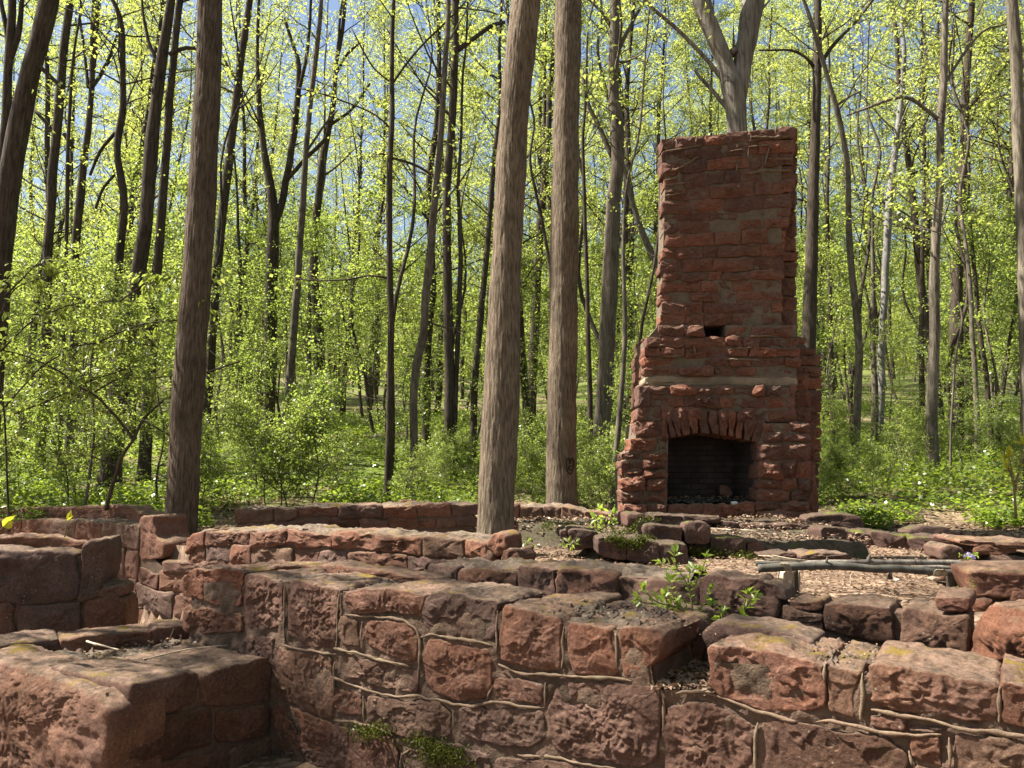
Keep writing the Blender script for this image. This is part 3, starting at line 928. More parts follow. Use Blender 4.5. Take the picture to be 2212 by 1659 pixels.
# tumbled rubble at its right end
traced(mid, M, [[(1050, 1176), (1062, 1152), (1080, 1150), (1094, 1160), (1098, 1192), (1070, 1205)], [(1030, 1180), (1052, 1176), (1066, 1200), (1060, 1230), (1020, 1230)],
                [(1085, 1188), (1110, 1184), (1122, 1210), (1100, 1228), (1075, 1222)], [(960, 1205), (1040, 1200), (1060, 1222), (1040, 1240), (960, 1240)]], [0.2, 0.3, 0.25, 0.2], 481, amp=0.03, res=0.018, cap=True)
M.build("stonework", M_STONE, th)
MC.build("mortar_core", M_MORTAR, th)
rubble_cap(mid, tb, TH, 31, step=0.025, amp=0.03).build("weathered_top", M_CAP, th)
rubble_cap(mid, tl, TH, 32, step=0.025, amp=0.02).build("weathered_top", M_CAP, th)

# --- second wall, just behind the near one (B2)
b2 = Face((0, 5.0), ANG)
th = thing("stone_wall", "second sandstone wall just behind the nearest one, with a rounded boulder beside the green sprouts", "wall", tuple(b2.w(0, 0.0)))
M, MC = MB(), MB()
tb2 = b2.uz([(925, 1214), (985, 1220), (1060, 1219), (1150, 1224), (1253, 1223), (1335, 1233), (1420, 1238), (1508, 1248)])
coursed(b2, M, MC, tb2, 0.4, 0.46, 0.24, 0.34, 53, amp=0.03, res=0.018)
traced(b2, M, [ZB([(1040, 420), (1180, 385), (1500, 425), (1850, 395), (1960, 490), (2080, 620), (2120, 720), (2080, 920), (2020, 1035), (1600, 985), (1330, 960), (1060, 885), (1035, 640)]),
               ZB([(1850, 420), (2080, 480), (2170, 560), (2230, 700), (2100, 690), (1960, 560)]),
               ZR([(395, 480), (520, 470), (655, 475), (668, 555), (540, 560), (420, 545)]),
               ZR([(335, 525), (410, 540), (560, 575), (668, 590), (665, 640), (560, 650), (345, 640)]),
               ZR([(370, 650), (520, 620), (668, 640), (680, 720), (500, 735), (290, 700)]),
               ZR([(682, 495), (800, 485), (1000, 505), (1165, 525), (1225, 600), (1225, 795), (1000, 790), (680, 725)]),
               ZR([(1238, 560), (1300, 532), (1500, 565), (1640, 590), (1800, 600), (1800, 940), (1500, 940), (1275, 850)]),
               ZR([(1532, 455), (1650, 445), (1800, 455), (1806, 580), (1660, 582), (1535, 560)])],
       [0.2, 0.2, 0.25, 0.25, 0.25, 0.34, 0.34, 0.3], 611, amp=0.020, res=0.012, rr=0.014, grow=0.99)
M.build("stonework", M_STONE, th)
prism(MC, b2.P, b2.U, b2.N, b2.uz([(1508, 1262), (1640, 1262), (1680, 1310), (1790, 1310), (2100, 1345), (2110, 1700), (1508, 1600)]), 0.16, w0=-0.03)
MC.build("mortar_core", M_MORTAR, th)
rubble_cap(b2, tb2, 0.46, 33, step=0.02, amp=0.034).build("weathered_top", M_CAP, th)

# --- right hand cross wall in full sun
P_R = at(2100, 1400, 3.5)
rw = Face((P_R[0], P_R[1]), math.atan2(-0.88, 0.47))
rw2 = Face((at(2090, 1300, 4.35)[0], 4.35), math.atan2(-0.35, 0.94))
rw3 = Face((at(2040, 1200, 5.2)[0], 5.2), math.atan2(-0.2, 0.98))
th = thing("stone_wall", "sunlit cross wall of broken pink sandstone blocks at the right edge", "wall", (P_R[0], P_R[1], 0))
M, MC = MB(), MB()
traced(rw, M, [ZR([(1895, 520), (1960, 496), (2212, 560), (2600, 640), (2600, 1300), (1812, 1300), (1805, 640)])], [0.55], 811, amp=0.03, res=0.016, rr=0.03, bulge=0.03, tone=0.5)
traced(rw2, M, [ZR([(1768, 262), (1830, 240), (2212, 252), (2500, 270), (2500, 480), (1980, 470), (1830, 462), (1790, 360)]),
                ZR([(1815, 480), (1900, 465), (1985, 478), (1985, 600), (1815, 600)]), ZR([(2110, 400), (2212, 380), (2500, 400), (2500, 600), (2100, 560)])], [0.5, 0.3, 0.3], 831, amp=0.024, res=0.016, rr=0.02, tone=0.5)
traced(rw3, M, [ZR([(1560, 75), (1620, 50), (1720, 62), (1760, 110), (1740, 175), (1560, 165)]), ZR([(1700, 20), (1760, 5), (1990, 20), (2020, 50), (1900, 70), (1710, 60)]),
                ZR([(1830, 70), (1920, 42), (2150, 80), (2160, 120), (1900, 130), (1820, 110)]), ZR([(1930, 130), (2030, 120), (2212, 140), (2500, 160), (2500, 230), (1960, 225)]),
                ZR([(2000, 30), (2212, 25), (2500, 40), (2500, 90), (2050, 80)]), ZR([(1590, 170), (1750, 175), (1780, 330), (1590, 330)])], [0.35, 0.5, 0.4, 0.5, 0.5, 0.3], 851, amp=0.022, res=0.02, rr=0.015)
M.build("stonework", M_STONE, th)
prism(MC, rw2.P, rw2.U, rw2.N, rw2.uz([(2110, 1250), (2400, 1250), (2400, 1700), (2110, 1600)]), 0.9, w0=-0.06)
MC.build("mortar_core", M_MORTAR, th)

# --- far back wall left of the chimney (A)
fa = Face((at(1030, 1100, 9.35)[0], 9.35), math.radians(10))
fb = Face((at(1030, 1100, 9.35)[0], 9.35), math.radians(-9))
th = thing("stone_wall", "farthest low wall running left from the chimney behind the two tall straight trunks", "wall", tuple(fa.w(0, 0.6)))
M, MC = MB(), MB()
ta = fa.uz([(508, 1101), (560, 1099), (668, 1093), (771, 1092), (900, 1088), (1032, 1085)])
coursed(fa, M, MC, ta, 0.7, 0.5, 0.17, 0.36, 83, amp=0.022, res=0.03)
tb = fb.uz([(1034, 1088), (1120, 1088), (1200, 1092), (1225, 1097), (1280, 1104), (1345, 1110)])
coursed(fb, M, MC, tb, 0.75, 0.5, 0.17, 0.30, 89, amp=0.03, res=0.028)
fa2 = Face((at(1030, 1100, 9.35)[0], 9.35), math.radians(10), back=0.3)
traced(fa2, M, [[(640, 1096), (680, 1088), (730, 1089), (735, 1100), (650, 1104)], [(855, 1092), (870, 1082), (905, 1083), (915, 1092), (880, 1098)]], 0.3, 881, amp=0.02, res=0.03)
M.build("stonework", M_STONE, th)
MC.build("mortar_core", M_MORTAR, th)
rubble_cap(fa, ta, 0.5, 34, step=0.035, amp=0.03).build("weathered_top", M_CAP, th)
rubble_cap(fb, tb, 0.5, 35, step=0.035, amp=0.03).build("weathered_top", M_CAP, th)

# --- shaded wall right of the chimney (C)
fc = Face((at(1780, 1150, 7.9)[0], 7.9), math.radians(-12))
th = thing("stone_wall", "low shaded wall running right from the chimney foot to the sunlit cross wall", "wall", tuple(fc.w(0, 0.6)))
M, MC = MB(), MB()
tc = fc.uz([(1776, 1142), (1830, 1146), (1900, 1150), (1980, 1158), (2032, 1160), (2075, 1166)])
coursed(fc, M, MC, tc, 0.55, 0.55, 0.24, 0.36, 95, amp=0.026, res=0.024)
fc2 = Face((at(1780, 1150, 7.9)[0], 7.9), math.radians(-12), back=0.5)
traced(fc2, M, [[(1740, 1118), (1790, 1108), (1850, 1112), (1866, 1128), (1866, 1150), (1745, 1150)], [(1960, 1150), (1990, 1138), (2050, 1142), (2078, 1156), (2060, 1175), (1965, 1170)]], 0.4, 961, amp=0.03, res=0.03)
M.build("stonework", M_DARK, th)  # darker stone colour stands in for the chimney's shadow on this wall
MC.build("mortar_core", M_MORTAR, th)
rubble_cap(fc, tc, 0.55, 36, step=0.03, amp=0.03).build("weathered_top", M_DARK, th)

# ------------------------------------------------------------------ stepped hearth terrace in front of the chimney
st1 = Face((0, 6.55), 0.0); st2 = Face((0, 6.95), 0.0); st3 = Face((0, 7.9), 0.0); st4 = Face((0, 7.2), 0.0)
th = thing("stone_steps", "dark mossy stepped stone terrace in front of the fireplace", "steps", (at(1450, 1200, 6.8)[0], 6.8, 0.86))
M = MB()
traced(st1, M, [ZS([(634, 335), (740, 328), (856, 342), (860, 420), (858, 512), (740, 500), (636, 470)]), ZS([(864, 345), (1000, 350), (1115, 365), (1118, 460), (1116, 560), (980, 540), (866, 515)]),
                ZS([(1124, 382), (1250, 378), (1336, 390), (1338, 480), (1338, 575), (1240, 580), (1124, 545)])], 0.5, 1001, amp=0.022, res=0.016, rr=0.008)
traced(st2, M, [ZS([(1345, 395), (1500, 400), (1518, 480), (1500, 570), (1345, 580)]), ZS([(1520, 335), (1680, 330), (1800, 345), (1806, 440), (1800, 560), (1520, 580)]),
                ZS([(1812, 365), (1890, 352), (1952, 372), (1956, 470), (1950, 570), (1812, 570)]), ZS([(390, 285), (520, 268), (642, 285), (646, 430), (400, 430)]), ZS([(328, 272), (390, 268), (392, 335), (328, 335)])], 0.55, 1051, amp=0.022, res=0.018, rr=0.008)
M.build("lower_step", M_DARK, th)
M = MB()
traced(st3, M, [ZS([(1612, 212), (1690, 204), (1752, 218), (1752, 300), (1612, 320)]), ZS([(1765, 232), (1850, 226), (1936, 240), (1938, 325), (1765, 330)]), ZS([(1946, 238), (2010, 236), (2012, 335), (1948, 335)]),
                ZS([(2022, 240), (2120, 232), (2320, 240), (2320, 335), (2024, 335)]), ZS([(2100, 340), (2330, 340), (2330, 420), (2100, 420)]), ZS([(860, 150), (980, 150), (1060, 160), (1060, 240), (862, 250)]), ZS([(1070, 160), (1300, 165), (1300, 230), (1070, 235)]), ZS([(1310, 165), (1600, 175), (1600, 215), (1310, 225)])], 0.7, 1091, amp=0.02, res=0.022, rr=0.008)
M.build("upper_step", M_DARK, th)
M = MB()
xs = np.arange(at(1120, 1150, 8)[0], at(1800, 1150, 8)[0], 0.05); ys = np.arange(6.75, 9.6, 0.05)
Xg, Yg = np.meshgrid(xs, ys)
X = np.stack([Xg.ravel(), Yg.ravel(), np.zeros(Xg.size)], 1)
xa = at(1290, 1150, 6.8)[0]; xb = at(1500, 1150, 6.9)[0]
X[:, 2] = 0.98 + 0.10 * sstep(7.3, 8.3, X[:, 1]) + 0.03 * fbm(X, 3, 3, 3) + 0.02 * np.abs(fbm(X, 12, 3, 4)) - 0.22 * sstep(xa + 0.1, xa - 0.25, X[:, 0]) * sstep(8.4, 7.9, X[:, 1])
EX = X.copy()
X[:, 2] -= 0.4 * sstep(7.05, 6.8, X[:, 1]) + 0.4 * sstep(xs[-1] - 0.12, xs[-1] - 0.02, X[:, 0])
i = np.arange(len(ys) - 1)[:, None] * len(xs) + np.arange(len(xs) - 1)[None]
M.add(X, [np.stack([i, i + 1, i + len(xs) + 1, i + len(xs)], -1).reshape(-1, 4)])
M.build("earth_fill", plain_mat("dark trodden earth", (0.035, 0.027, 0.018), (0.10, 0.076, 0.052), 22, 0.95, 1.0, 60, 0.012, dark=(0.05, 0.055, 0.018)), th)

rs = np.random.RandomState(44)
EX = EX[(EX[:, 1] > 7.0) & (EX[:, 1] < 9.1)]
q = EX[rs.randint(0, len(EX), 2600)] + rs.uniform(-0.03, 0.03, (2600, 3)) * [1, 1, 0.2]
q[:, 2] += 0.018
M = MB()
a = rs.uniform(0, 6.28, len(q))
leaves(M, q, np.stack([np.cos(a), np.sin(a), rs.uniform(-.2, .4, len(q))], 1), np.stack([rs.normal(0, .5, len(q)), rs.normal(0, .5, len(q)), np.ones(len(q))], 1), 0.05 * rs.uniform(.5, 1.3, len(q)), 0.025, rs.rand(len(q)), 0.2)
tag(M.build("fallen_leaves", L_DEAD), "dead leaves littering the earth of the terrace in front of the fireplace", "leaf litter", kind="stuff")

def loose_block(pl, Y, depth, label, seed, mat, amp=0.022, ang=0.0, group=None):
    f = Face((at(pl[0][0], pl[0][1], Y)[0], Y), ang)
    M = MB()
    stone(M, f.P, f.U, f.N, f.uz(pl), depth, seed, amp=amp, res=0.015, rr=0.012, cap=True)
    z = min(v[2] for v in np.concatenate(M.v))
    c = np.concatenate(M.v).mean(0)
    o = M.build("stone_block", mat, loc=(c[0], c[1], z))
    return tag(o, label, "stone block", group)
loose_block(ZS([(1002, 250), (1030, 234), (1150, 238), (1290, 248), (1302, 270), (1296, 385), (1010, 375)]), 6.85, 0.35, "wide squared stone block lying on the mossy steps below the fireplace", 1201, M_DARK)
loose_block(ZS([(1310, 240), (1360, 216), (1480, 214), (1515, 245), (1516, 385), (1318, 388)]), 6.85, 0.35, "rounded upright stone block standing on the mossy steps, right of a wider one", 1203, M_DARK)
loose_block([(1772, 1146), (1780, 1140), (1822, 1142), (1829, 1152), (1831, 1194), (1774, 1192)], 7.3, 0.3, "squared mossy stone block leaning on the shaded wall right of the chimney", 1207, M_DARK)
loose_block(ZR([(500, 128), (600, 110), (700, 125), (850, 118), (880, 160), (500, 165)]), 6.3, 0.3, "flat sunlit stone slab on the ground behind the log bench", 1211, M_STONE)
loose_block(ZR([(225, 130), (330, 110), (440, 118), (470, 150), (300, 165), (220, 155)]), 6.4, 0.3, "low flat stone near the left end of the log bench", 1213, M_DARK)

# ------------------------------------------------------------------ chimney
YC = 9.2
lo = Face((0, YC), 0.0); md = Face((0, YC + 0.05), 0.0); hi = Face((0, YC + 0.14), 0.0); pier = Face((0, YC - 0.06), 0.0); bk = Face((0, YC + 0.55), 0.0); rs_ = Face((0, YC + 0.32), 0.0)
ch = thing("stone_chimney", "tall freestanding ruined red sandstone chimney with an open arched fireplace", "chimney", (at(1540, 1120, YC + 0.4)[0], YC + 0.4, 1.0))

def pxrow(face, M, rows, seed, gapx=2.6, jx=2.2, depth=0.24, amp=0.030, res=0.018, rr=0.008, protr=0.018, bulge=0.012):
    """courses traced on the photograph: (yTL, yTR, yBL, yBR, xL, xR, widths) with stone widths in picture points"""
    rs = np.random.RandomState(seed)
    for (a, b, c, d, xl, xr, wd) in rows:
        x = xl
        while x < xr - 2:
            w = wd * rs.uniform(0.5, 1.75)
            x2 = x + w
            if xr - x2 < wd * 0.45: x2 = xr
            f = lambda xx: (xx - xl) / (xr - xl)
            yt = lambda xx: a + (b - a) * f(xx) + rs.uniform(-jx, jx)
            yb = lambda xx: c + (d - c) * f(xx) + rs.uniform(-jx, jx)
            g = gapx / 2
            xm = 0.5 * (x + x2)
            J = lambda: rs.uniform(-jx, jx)
            pl = [(x + g + J(), yb(x) - g), (xm, yb(xm) - g), (x2 - g + J(), yb(x2) - g), (x2 - g + J(), 0.5 * (yb(x2) + yt(x2))), (x2 - g + J(), yt(x2) + g), (xm, yt(xm) + g), (x + g + J(), yt(x) + g), (x + g + J(), 0.5 * (yb(x) + yt(x)))]
            stone(M, face.P, face.U, face.N, face.uz(pl), depth, rs.randint(1 << 30), amp, res, rr, w0=rs.uniform(-protr, protr), bulge=bulge)
            x = x2

M = MB()
# shaft: nineteen courses under a sloping broken top
rows = []
NR = 16
lx = lambda y: np.interp(y, [292, 400, 500, 560, 640, 700, 712], [1433, 1432, 1436, 1431, 1428, 1421, 1420])
rx = lambda y: np.interp(y, [270, 400, 470, 500, 600, 712], [1718, 1714, 1704, 1697, 1692, 1692])
yl = lambda t: 300 + (703 - 300) * t
yr = lambda t: 272 + (703 - 272) * t
rr_ = random.Random(5)
cuts = [0.0]
for i in range(NR): cuts.append(cuts[-1] + rr_.uniform(0.75, 1.25))
cuts = [c / cuts[-1] for c in cuts]
for i in range(NR):
    t0, t1 = cuts[i], cuts[i + 1]
    rows.append((yl(t0), yr(t0), yl(t1), yr(t1), lx(yl(t0)) + rr_.uniform(-5, 3), rx(yr(t0)), 56))
pxrow(hi, M, rows, 21, amp=0.027)
# the setback layer behind the right edge of the shaft, and the left returns
side = []
y = 276
while y < 700:
    h = rr_.uniform(24, 46)
    side.append((y, y, y + h, y + h, 1680, 1723 + rr_.uniform(-1.5, 1), 60))
    y += h
pxrow(rs_, M, side, 22, depth=0.6)
# stage above and below the lintel
R2 = [(703, 703, 727, 727, 1420, 1521, 52), (703, 703, 727, 727, 1569, 1712, 52), (727, 727, 750, 750, 1396, 1728, 54), (750, 750, 772, 772, 1392, 1727, 56),
      (772, 772, 792, 792, 1393, 1727, 52), (792, 792, 811, 813, 1393, 1726, 44)]
R2b = [(833, 835, 853, 855, 1390, 1722, 34), (855, 857, 880, 882, 1404, 1722, 56), (880, 882, 908, 910, 1400, 1516, 44), (884, 884, 910, 912, 1551, 1722, 40)]
pxrow(md, M, R2, 23, protr=0.03)
pxrow(lo, M, R2b, 24, depth=0.3, amp=0.038, bulge=0.025)
pxrow(lo, M, [(833, 835, 880, 880, 1379, 1404, 26), (880, 880, 908, 908, 1376, 1400, 26)], 29, depth=0.3)
# piers
PL = [(908, 908, 946, 946, 1372, 1428, 30), (946, 946, 975, 975, 1362, 1444, 34), (975, 975, 996, 996, 1344, 1443, 36), (996, 996, 1014, 1014, 1342, 1442, 34), (1014, 1014, 1032, 1032, 1341, 1441, 36),
      (1032, 1032, 1060, 1060, 1341, 1440, 36), (1060, 1060, 1086, 1086, 1342, 1438, 34), (1086, 1086, 1112, 1112, 1344, 1440, 42)]
PR = [(912, 912, 935, 935, 1652, 1752, 60), (935, 935, 956, 956, 1652, 1752, 52), (956, 956, 994, 994, 1638, 1752, 62), (994, 994, 1033, 1033, 1637, 1752, 46), (1033, 1033, 1058, 1058, 1637, 1752, 54),
      (1058, 1058, 1084, 1084, 1637, 1752, 52), (1084, 1084, 1104, 1104, 1634, 1748, 50), (1104, 1104, 1134, 1134, 1632, 1750, 60)]
pxrow(lo, M, PL, 25, depth=0.34, amp=0.050, res=0.016, protr=0.035, bulge=0.035)
pxrow(pier, M, PR, 26, depth=0.34, amp=0.040, res=0.016, gapx=3.0, bulge=0.035)
# fallen-away left toe and hearth kerb
pxrow(pier, M, [(1088, 1090, 1120, 1122, 1350, 1442, 46), (1088, 1090, 1118, 1122, 1442, 1632, 62)], 27, depth=0.4, amp=0.035)
# the far ends: shouldered buttress behind on the right, narrow return on the left
B = []
for (y0, y1, x1) in [(716, 742, 1742), (742, 766, 1762), (766, 790, 1772), (790, 815, 1775), (815, 842, 1776), (842, 868, 1775), (868, 892, 1775), (892, 920, 1774), (920, 946, 1774), (946, 975, 1773), (975, 1000, 1772), (1000, 1028, 1771), (1028, 1056, 1770), (1056, 1086, 1770), (1086, 1124, 1769)]:
    B.append((y0, y0 + (12 if y0 < 760 else 0), y1, y1, 1700, x1, 80))
pxrow(bk, M, B, 28, depth=0.8, amp=0.03)
pxrow(bk, M, [(730 + 30 * i, 730 + 30 * i, 760 + 30 * i, 760 + 30 * i, 1386 - 1.5 * i, 1420, 60) for i in range(7)], 30, depth=0.7)
# corbelled return between pier and buttress
rm = Face((0, YC + 0.28), 0.0)
pxrow(rm, M, [(810, 810, 845, 845, 1700, 1748, 60), (845, 845, 880, 880, 1700, 1750, 60), (880, 880, 915, 915, 1700, 1752, 60), (915, 915, 1000, 1000, 1720, 1762, 60), (1000, 1000, 1120, 1120, 1720, 1762, 60)], 31, depth=0.5)
M.build("stonework", M_CHIM, ch)
# arch
M = MB()
ARC_T = ZC([(440, 800), (500, 745), (600, 728), (720, 725), (830, 730), (960, 745), (1090, 785), (1160, 800)])
ARC_B = ZC([(450, 912), (540, 910), (640, 893), (735, 884), (840, 888), (950, 910), (1045, 935), (1118, 948)])
Tt, Bt = np.array(ARC_T), np.array(ARC_B)
def arcpt(A, t):
    s = np.linspace(0, 1, len(A)); return (float(np.interp(t, s, A[:, 0])), float(np.interp(t, s, A[:, 1])))
tt = 0.0; i = 0
rsv = random.Random(9)
while tt < 0.999:
    w = 0.105 if abs(tt - 0.41) < 0.05 else rsv.uniform(0.065, 0.095)
    t2 = min(1.0, tt + w)
    if 1 - t2 < 0.04: t2 = 1.0
    e = 0.006
    tm = 0.5 * (tt + t2)
    pl = [arcpt(Bt, tt + e), arcpt(Bt, tm), arcpt(Bt, t2 - e), arcpt(Tt, t2 - e), arcpt(Tt, tm), arcpt(Tt, tt + e)]
    stone(M, lo.P, lo.U, lo.N, lo.uz(pl), 0.34, 7000 + i, amp=0.032, res=0.022, rr=0.015, w0=0.02 + rsv.uniform(-0.02, 0.025))
    tt = t2; i += 1
M.build("arch_voussoirs", M_CHIM, ch)
# raised pointing high on the shaft
M = MB()
hi2 = Face((0, YC + 0.125), 0.0)
beads(hi2, M, [ZT(l) for l in [[(510, 290), (620, 272), (800, 240)], [(1000, 290), (1070, 280), (1140, 268)], [(1170, 250), (1300, 240), (1520, 255)], [(525, 440), (600, 430), (690, 385), (780, 325)], [(735, 385), (830, 388)],
    [(1010, 375), (1120, 355)], [(1140, 460), (1300, 430), (1380, 435), (1500, 432)], [(1290, 395), (1310, 300), (1325, 250)], [(690, 260), (685, 315)], [(770, 165), (755, 240)], [(1080, 370), (1070, 440)], [(510, 510), (620, 490), (630, 460)],
    [(515, 545), (690, 528)], [(1160, 345), (1165, 255)], [(1310, 345), (1510, 345)], [(1185, 175), (1350, 178), (1490, 170)], [(520, 628), (640, 610)], [(1350, 450), (1345, 520)], [(1375, 90), (1378, 150)], [(630, 450), (632, 530)]]], 0.022, 0.014, 0.006)
M.build("shaft_pointing", M_BEAD, ch)
M = MB()
md2 = Face((0, YC + 0.03), 0.0)
beads(md2, M, [ZC(l) for l in [[(1050, 218), (1205, 214)], [(950, 296), (1070, 292)], [(440, 355), (580, 352)], [(870, 375), (1120, 378)], [(670, 280), (678, 340)], [(860, 715), (965, 722)], [(420, 282), (470, 280)]]], 0.022, 0.016, 0.0)
M.build("raised_pointing", M_BEAD, ch)
# core
M = MB()
cpx = lambda f, pl, d, w0=0.0: prism(M, f.P, f.U, f.N, f.uz(pl), d, w0)
cpx(hi, [(1440, 306), (1560, 296), (1690, 282), (1688, 703), (1428, 703)], 0.34, -0.010)
bkc = Face((0, YC + 0.45), 0.0)
cpx(bkc, [(1440, 300), (1580, 288), (1715, 278), (1715, 700), (1440, 700)], 0.55)
cpx(md, [(1424, 701.5), (1521, 701.5), (1521, 729), (1400, 729)], 0.6, -0.02)
cpx(md, [(1569, 701.5), (1722, 701.5), (1722, 729), (1569, 729)], 0.6, -0.02)
cpx(md, [(1400, 728), (1722, 728), (1722, 835), (1400, 835)], 0.8, -0.02)
cpx(lo, [(1400, 834), (1718, 836), (1718, 912), (1660, 912), (1630, 893), (1590, 889), (1516, 889), (1450, 893), (1420, 912), (1392, 912)], 0.85, -0.02)
cpx(lo, [(1378, 910), (1430, 910), (1444, 950), (1441, 1120), (1350, 1120), (1350, 985), (1372, 960)], 0.85, -0.02)
cpx(pier, [(1655, 914), (1748, 914), (1746, 1130), (1640, 1130), (1640, 960)], 0.85, -0.02)
cpx(bk, [(1690, 730), (1735, 735), (1766, 790), (1762, 1122), (1690, 1122)], 0.7, -0.03)
dh = Face((0, YC + 0.62), 0.0)
cpx(dh, [(1424, 690), (1722, 690), (1722, 740), (1424, 740)], 0.2)
M.build("mortar_core", M_GREYMORTAR, ch)
# pale lintel slab
M = MB()
stone(M, md.P, md.U, md.N, md.uz([(1396, 813), (1550, 814), (1721, 816), (1722, 832), (1550, 832), (1394, 831)]), 0.4, 33, amp=0.004, res=0.03, rr=0.01, w0=-0.015)
M.build("lintel_slab", M_SLAB, ch)
# firebox lining of sooty brick
mb, nt, out = newmat("sooty firebrick")
k = NT(nt)
tc_ = k.n("ShaderNodeTexCoord").outputs["Object"]
mp = k.n("ShaderNodeMapping"); mp.inputs["Rotation"].default_value = (math.pi / 2, 0, 0); k.l(tc_, mp.inputs[0])
br = k.n("ShaderNodeTexBrick"); k.l(mp.outputs[0], br.inputs["Vector"])
br.inputs["Scale"].default_value = 1.0
br.inputs["Brick Width"].default_value = 0.21; br.inputs["Row Height"].default_value = 0.07; br.inputs["Mortar Size"].default_value = 0.006
br.inputs["Color1"].default_value = (0.045, 0.032, 0.027, 1); br.inputs["Color2"].default_value = (0.08, 0.056, 0.045, 1); br.inputs["Mortar"].default_value = (0.02, 0.016, 0.014, 1)
base = k.mix(k.ramp(k.noise(tc_, 3.0, 4, 0.6), [(0.35, 0.15), (0.65, 0.85)]), br.outputs["Color"], (0.012, 0.010, 0.009))
p = k.n("ShaderNodeBsdfPrincipled"); p.inputs["Roughness"].default_value = 0.95
k.l(base, p.inputs["Base Color"])
k.l(k.bump(br.outputs["Fac"], -0.8, 0.01), p.inputs["Normal"])
k.l(p.outputs[0], out.inputs[0])
M = MB()
xl, xr_ = at(1441, 1000, YC)[0], at(1638, 1000, YC)[0]
zb, zt = at(0, 1098, YC)[2], at(0, 885, YC)[2]
ybk = YC + 0.62
def slab(x0, y0, x1, y1, t):
    d = np.array([x1 - x0, y1 - y0]); d = d / np.linalg.norm(d); nrm = np.array([d[1], -d[0]])
    prism(M, (x0, y0, 0), (d[0], d[1], 0), (nrm[0], nrm[1], 0), [(0, zb), (np.hypot(x1 - x0, y1 - y0), zb), (np.hypot(x1 - x0, y1 - y0), zt), (0, zt)], t)
slab(xl - 0.05, ybk, xr_ + 0.05, ybk, 0.12)
slab(xl + 0.012, YC + 0.14, xl + 0.12, ybk - 0.003, 0.05)
slab(xr_ - 0.12, ybk - 0.003, xr_ - 0.012, YC + 0.14, 0.05)
M.build("firebox_lining", mb, ch)
M = MB()
xs = np.linspace(xl - 0.02, xr_ + 0.02, 50); ys = np.linspace(YC + 0.05, ybk + 0.02, 30)
Xg, Yg = np.meshgrid(xs, ys)
X = np.stack([Xg.ravel(), Yg.ravel(), np.zeros(Xg.size)], 1)
zh = at(0, 1087, YC)[2]
X[:, 2] = zh + 0.03 * np.abs(fbm(X, 9, 3, 2)) + 0.015 * fbm(X, 30, 2, 2)
i = np.arange(len(ys) - 1)[:, None] * 50 + np.arange(49)[None]
M.add(X, [np.stack([i, i + 1, i + 51, i + 50], -1).reshape(-1, 4)])
M.build("ash_bed", M_ASH, ch)

rs = np.random.RandomState(91)
q = np.stack([rs.uniform(xl + 0.08, xr_ - 0.08, 240), rs.uniform(YC + 0.06, ybk - 0.05, 240), zh + 0.02 + rs.uniform(0, 0.03, 240)], 1)
FIRE_Q = q
def lump(pl, Y, depth, name, label, cat, seed, mat, amp=0.012, res=0.012, group=None):
    f = Face((at(pl[0][0], pl[0][1], Y)[0], Y), 0.0)
    M = MB()
    stone(M, f.P, f.U, f.N, f.uz(pl), depth, seed, amp=amp, res=res, rr=0.01, cap=True)
    a = np.concatenate(M.v)
    return tag(M.build(name, mat, loc=(a[:, 0].mean(), a[:, 1].mean(), a[:, 2].min())), label, cat, group)
lump(ZC([(972, 1362), (1090, 1358), (1092, 1388), (972, 1392)]), YC - 0.03, 0.1, "brick", "single red brick lying on the right end of the fireplace sill", "brick", 1301, M_CHIM, amp=0.004)
lump(ZC([(925, 1360), (945, 1352), (972, 1360), (968, 1378), (930, 1380)]), YC - 0.02, 0.07, "pebble", "white chalky pebble beside the red brick on the fireplace sill", "pebble", 1303, M_WHITE, amp=0.006)
lump(ZC([(470, 1322), (555, 1322), (552, 1345), (472, 1345)]), YC + 0.22, 0.09, "brick", "loose sooty brick lying in the left side of the fireplace", "brick", 1305, M_CHIM, amp=0.004)
lump(ZC([(845, 1250), (890, 1240), (935, 1285), (930, 1310), (850, 1300)]), YC + 0.4, 0.1, "fallen_stone", "brown stone fallen against the back wall of the fireplace", "stone", 1307, M_CHIM)
lump(ZC([(1045, 1310), (1080, 1308), (1082, 1338), (1046, 1340)]), YC + 0.2, 0.1, "brick", "half brick lying in the right corner of the fireplace", "brick", 1309, M_CHIM, amp=0.004)

# ------------------------------------------------------------------ log bench
YB = 4.75
bench = thing("log_bench", "low bench of lashed thin logs on stub posts in the courtyard", "bench", (at(1870, 1260, YB)[0], YB + 0.1, 0.86))
def log(name, line, Y, rpx, mat, sides=14, Y1=None, sc=0.2808, knots=()):
    M = MB()
    Ys = np.linspace(Y, Y1 or Y, len(line))
    pts = np.array([at(*ZR([q])[0], yy) for q, yy in zip(line, Ys)])
    r = np.array(rpx) * sc * mpp(1230, Y) * np.ones(len(pts))
    P, R = densify(pts, r, 0.012)
    R = R * (1 + 0.07 * fbm(P, 9, 2, 3))
    tube(M, P, R, sides)
    for q, rk in knots:
        c = at(*ZR([q])[0], Y - 0.01)
        tube(M, [c + [0, 0, -0.02], c, c + [0.004, -0.01, 0.022]], [rk * 1.5, rk, rk * 0.6], 8)
    return M.build(name, mat, bench)
log("log", [(172, 232), (330, 222), (520, 215), (700, 208), (880, 218), (1060, 236), (1240, 232), (1400, 246), (1560, 262), (1750, 268)], YB, [33, 32, 31, 31, 31, 30, 30, 29, 27, 23], B_LOG, knots=[((690, 178), 0.008), ((1180, 285), 0.012)])
log("log", [(150, 194), (320, 192), (480, 190)], YB + 0.09, [18, 16, 10], B_LOG)
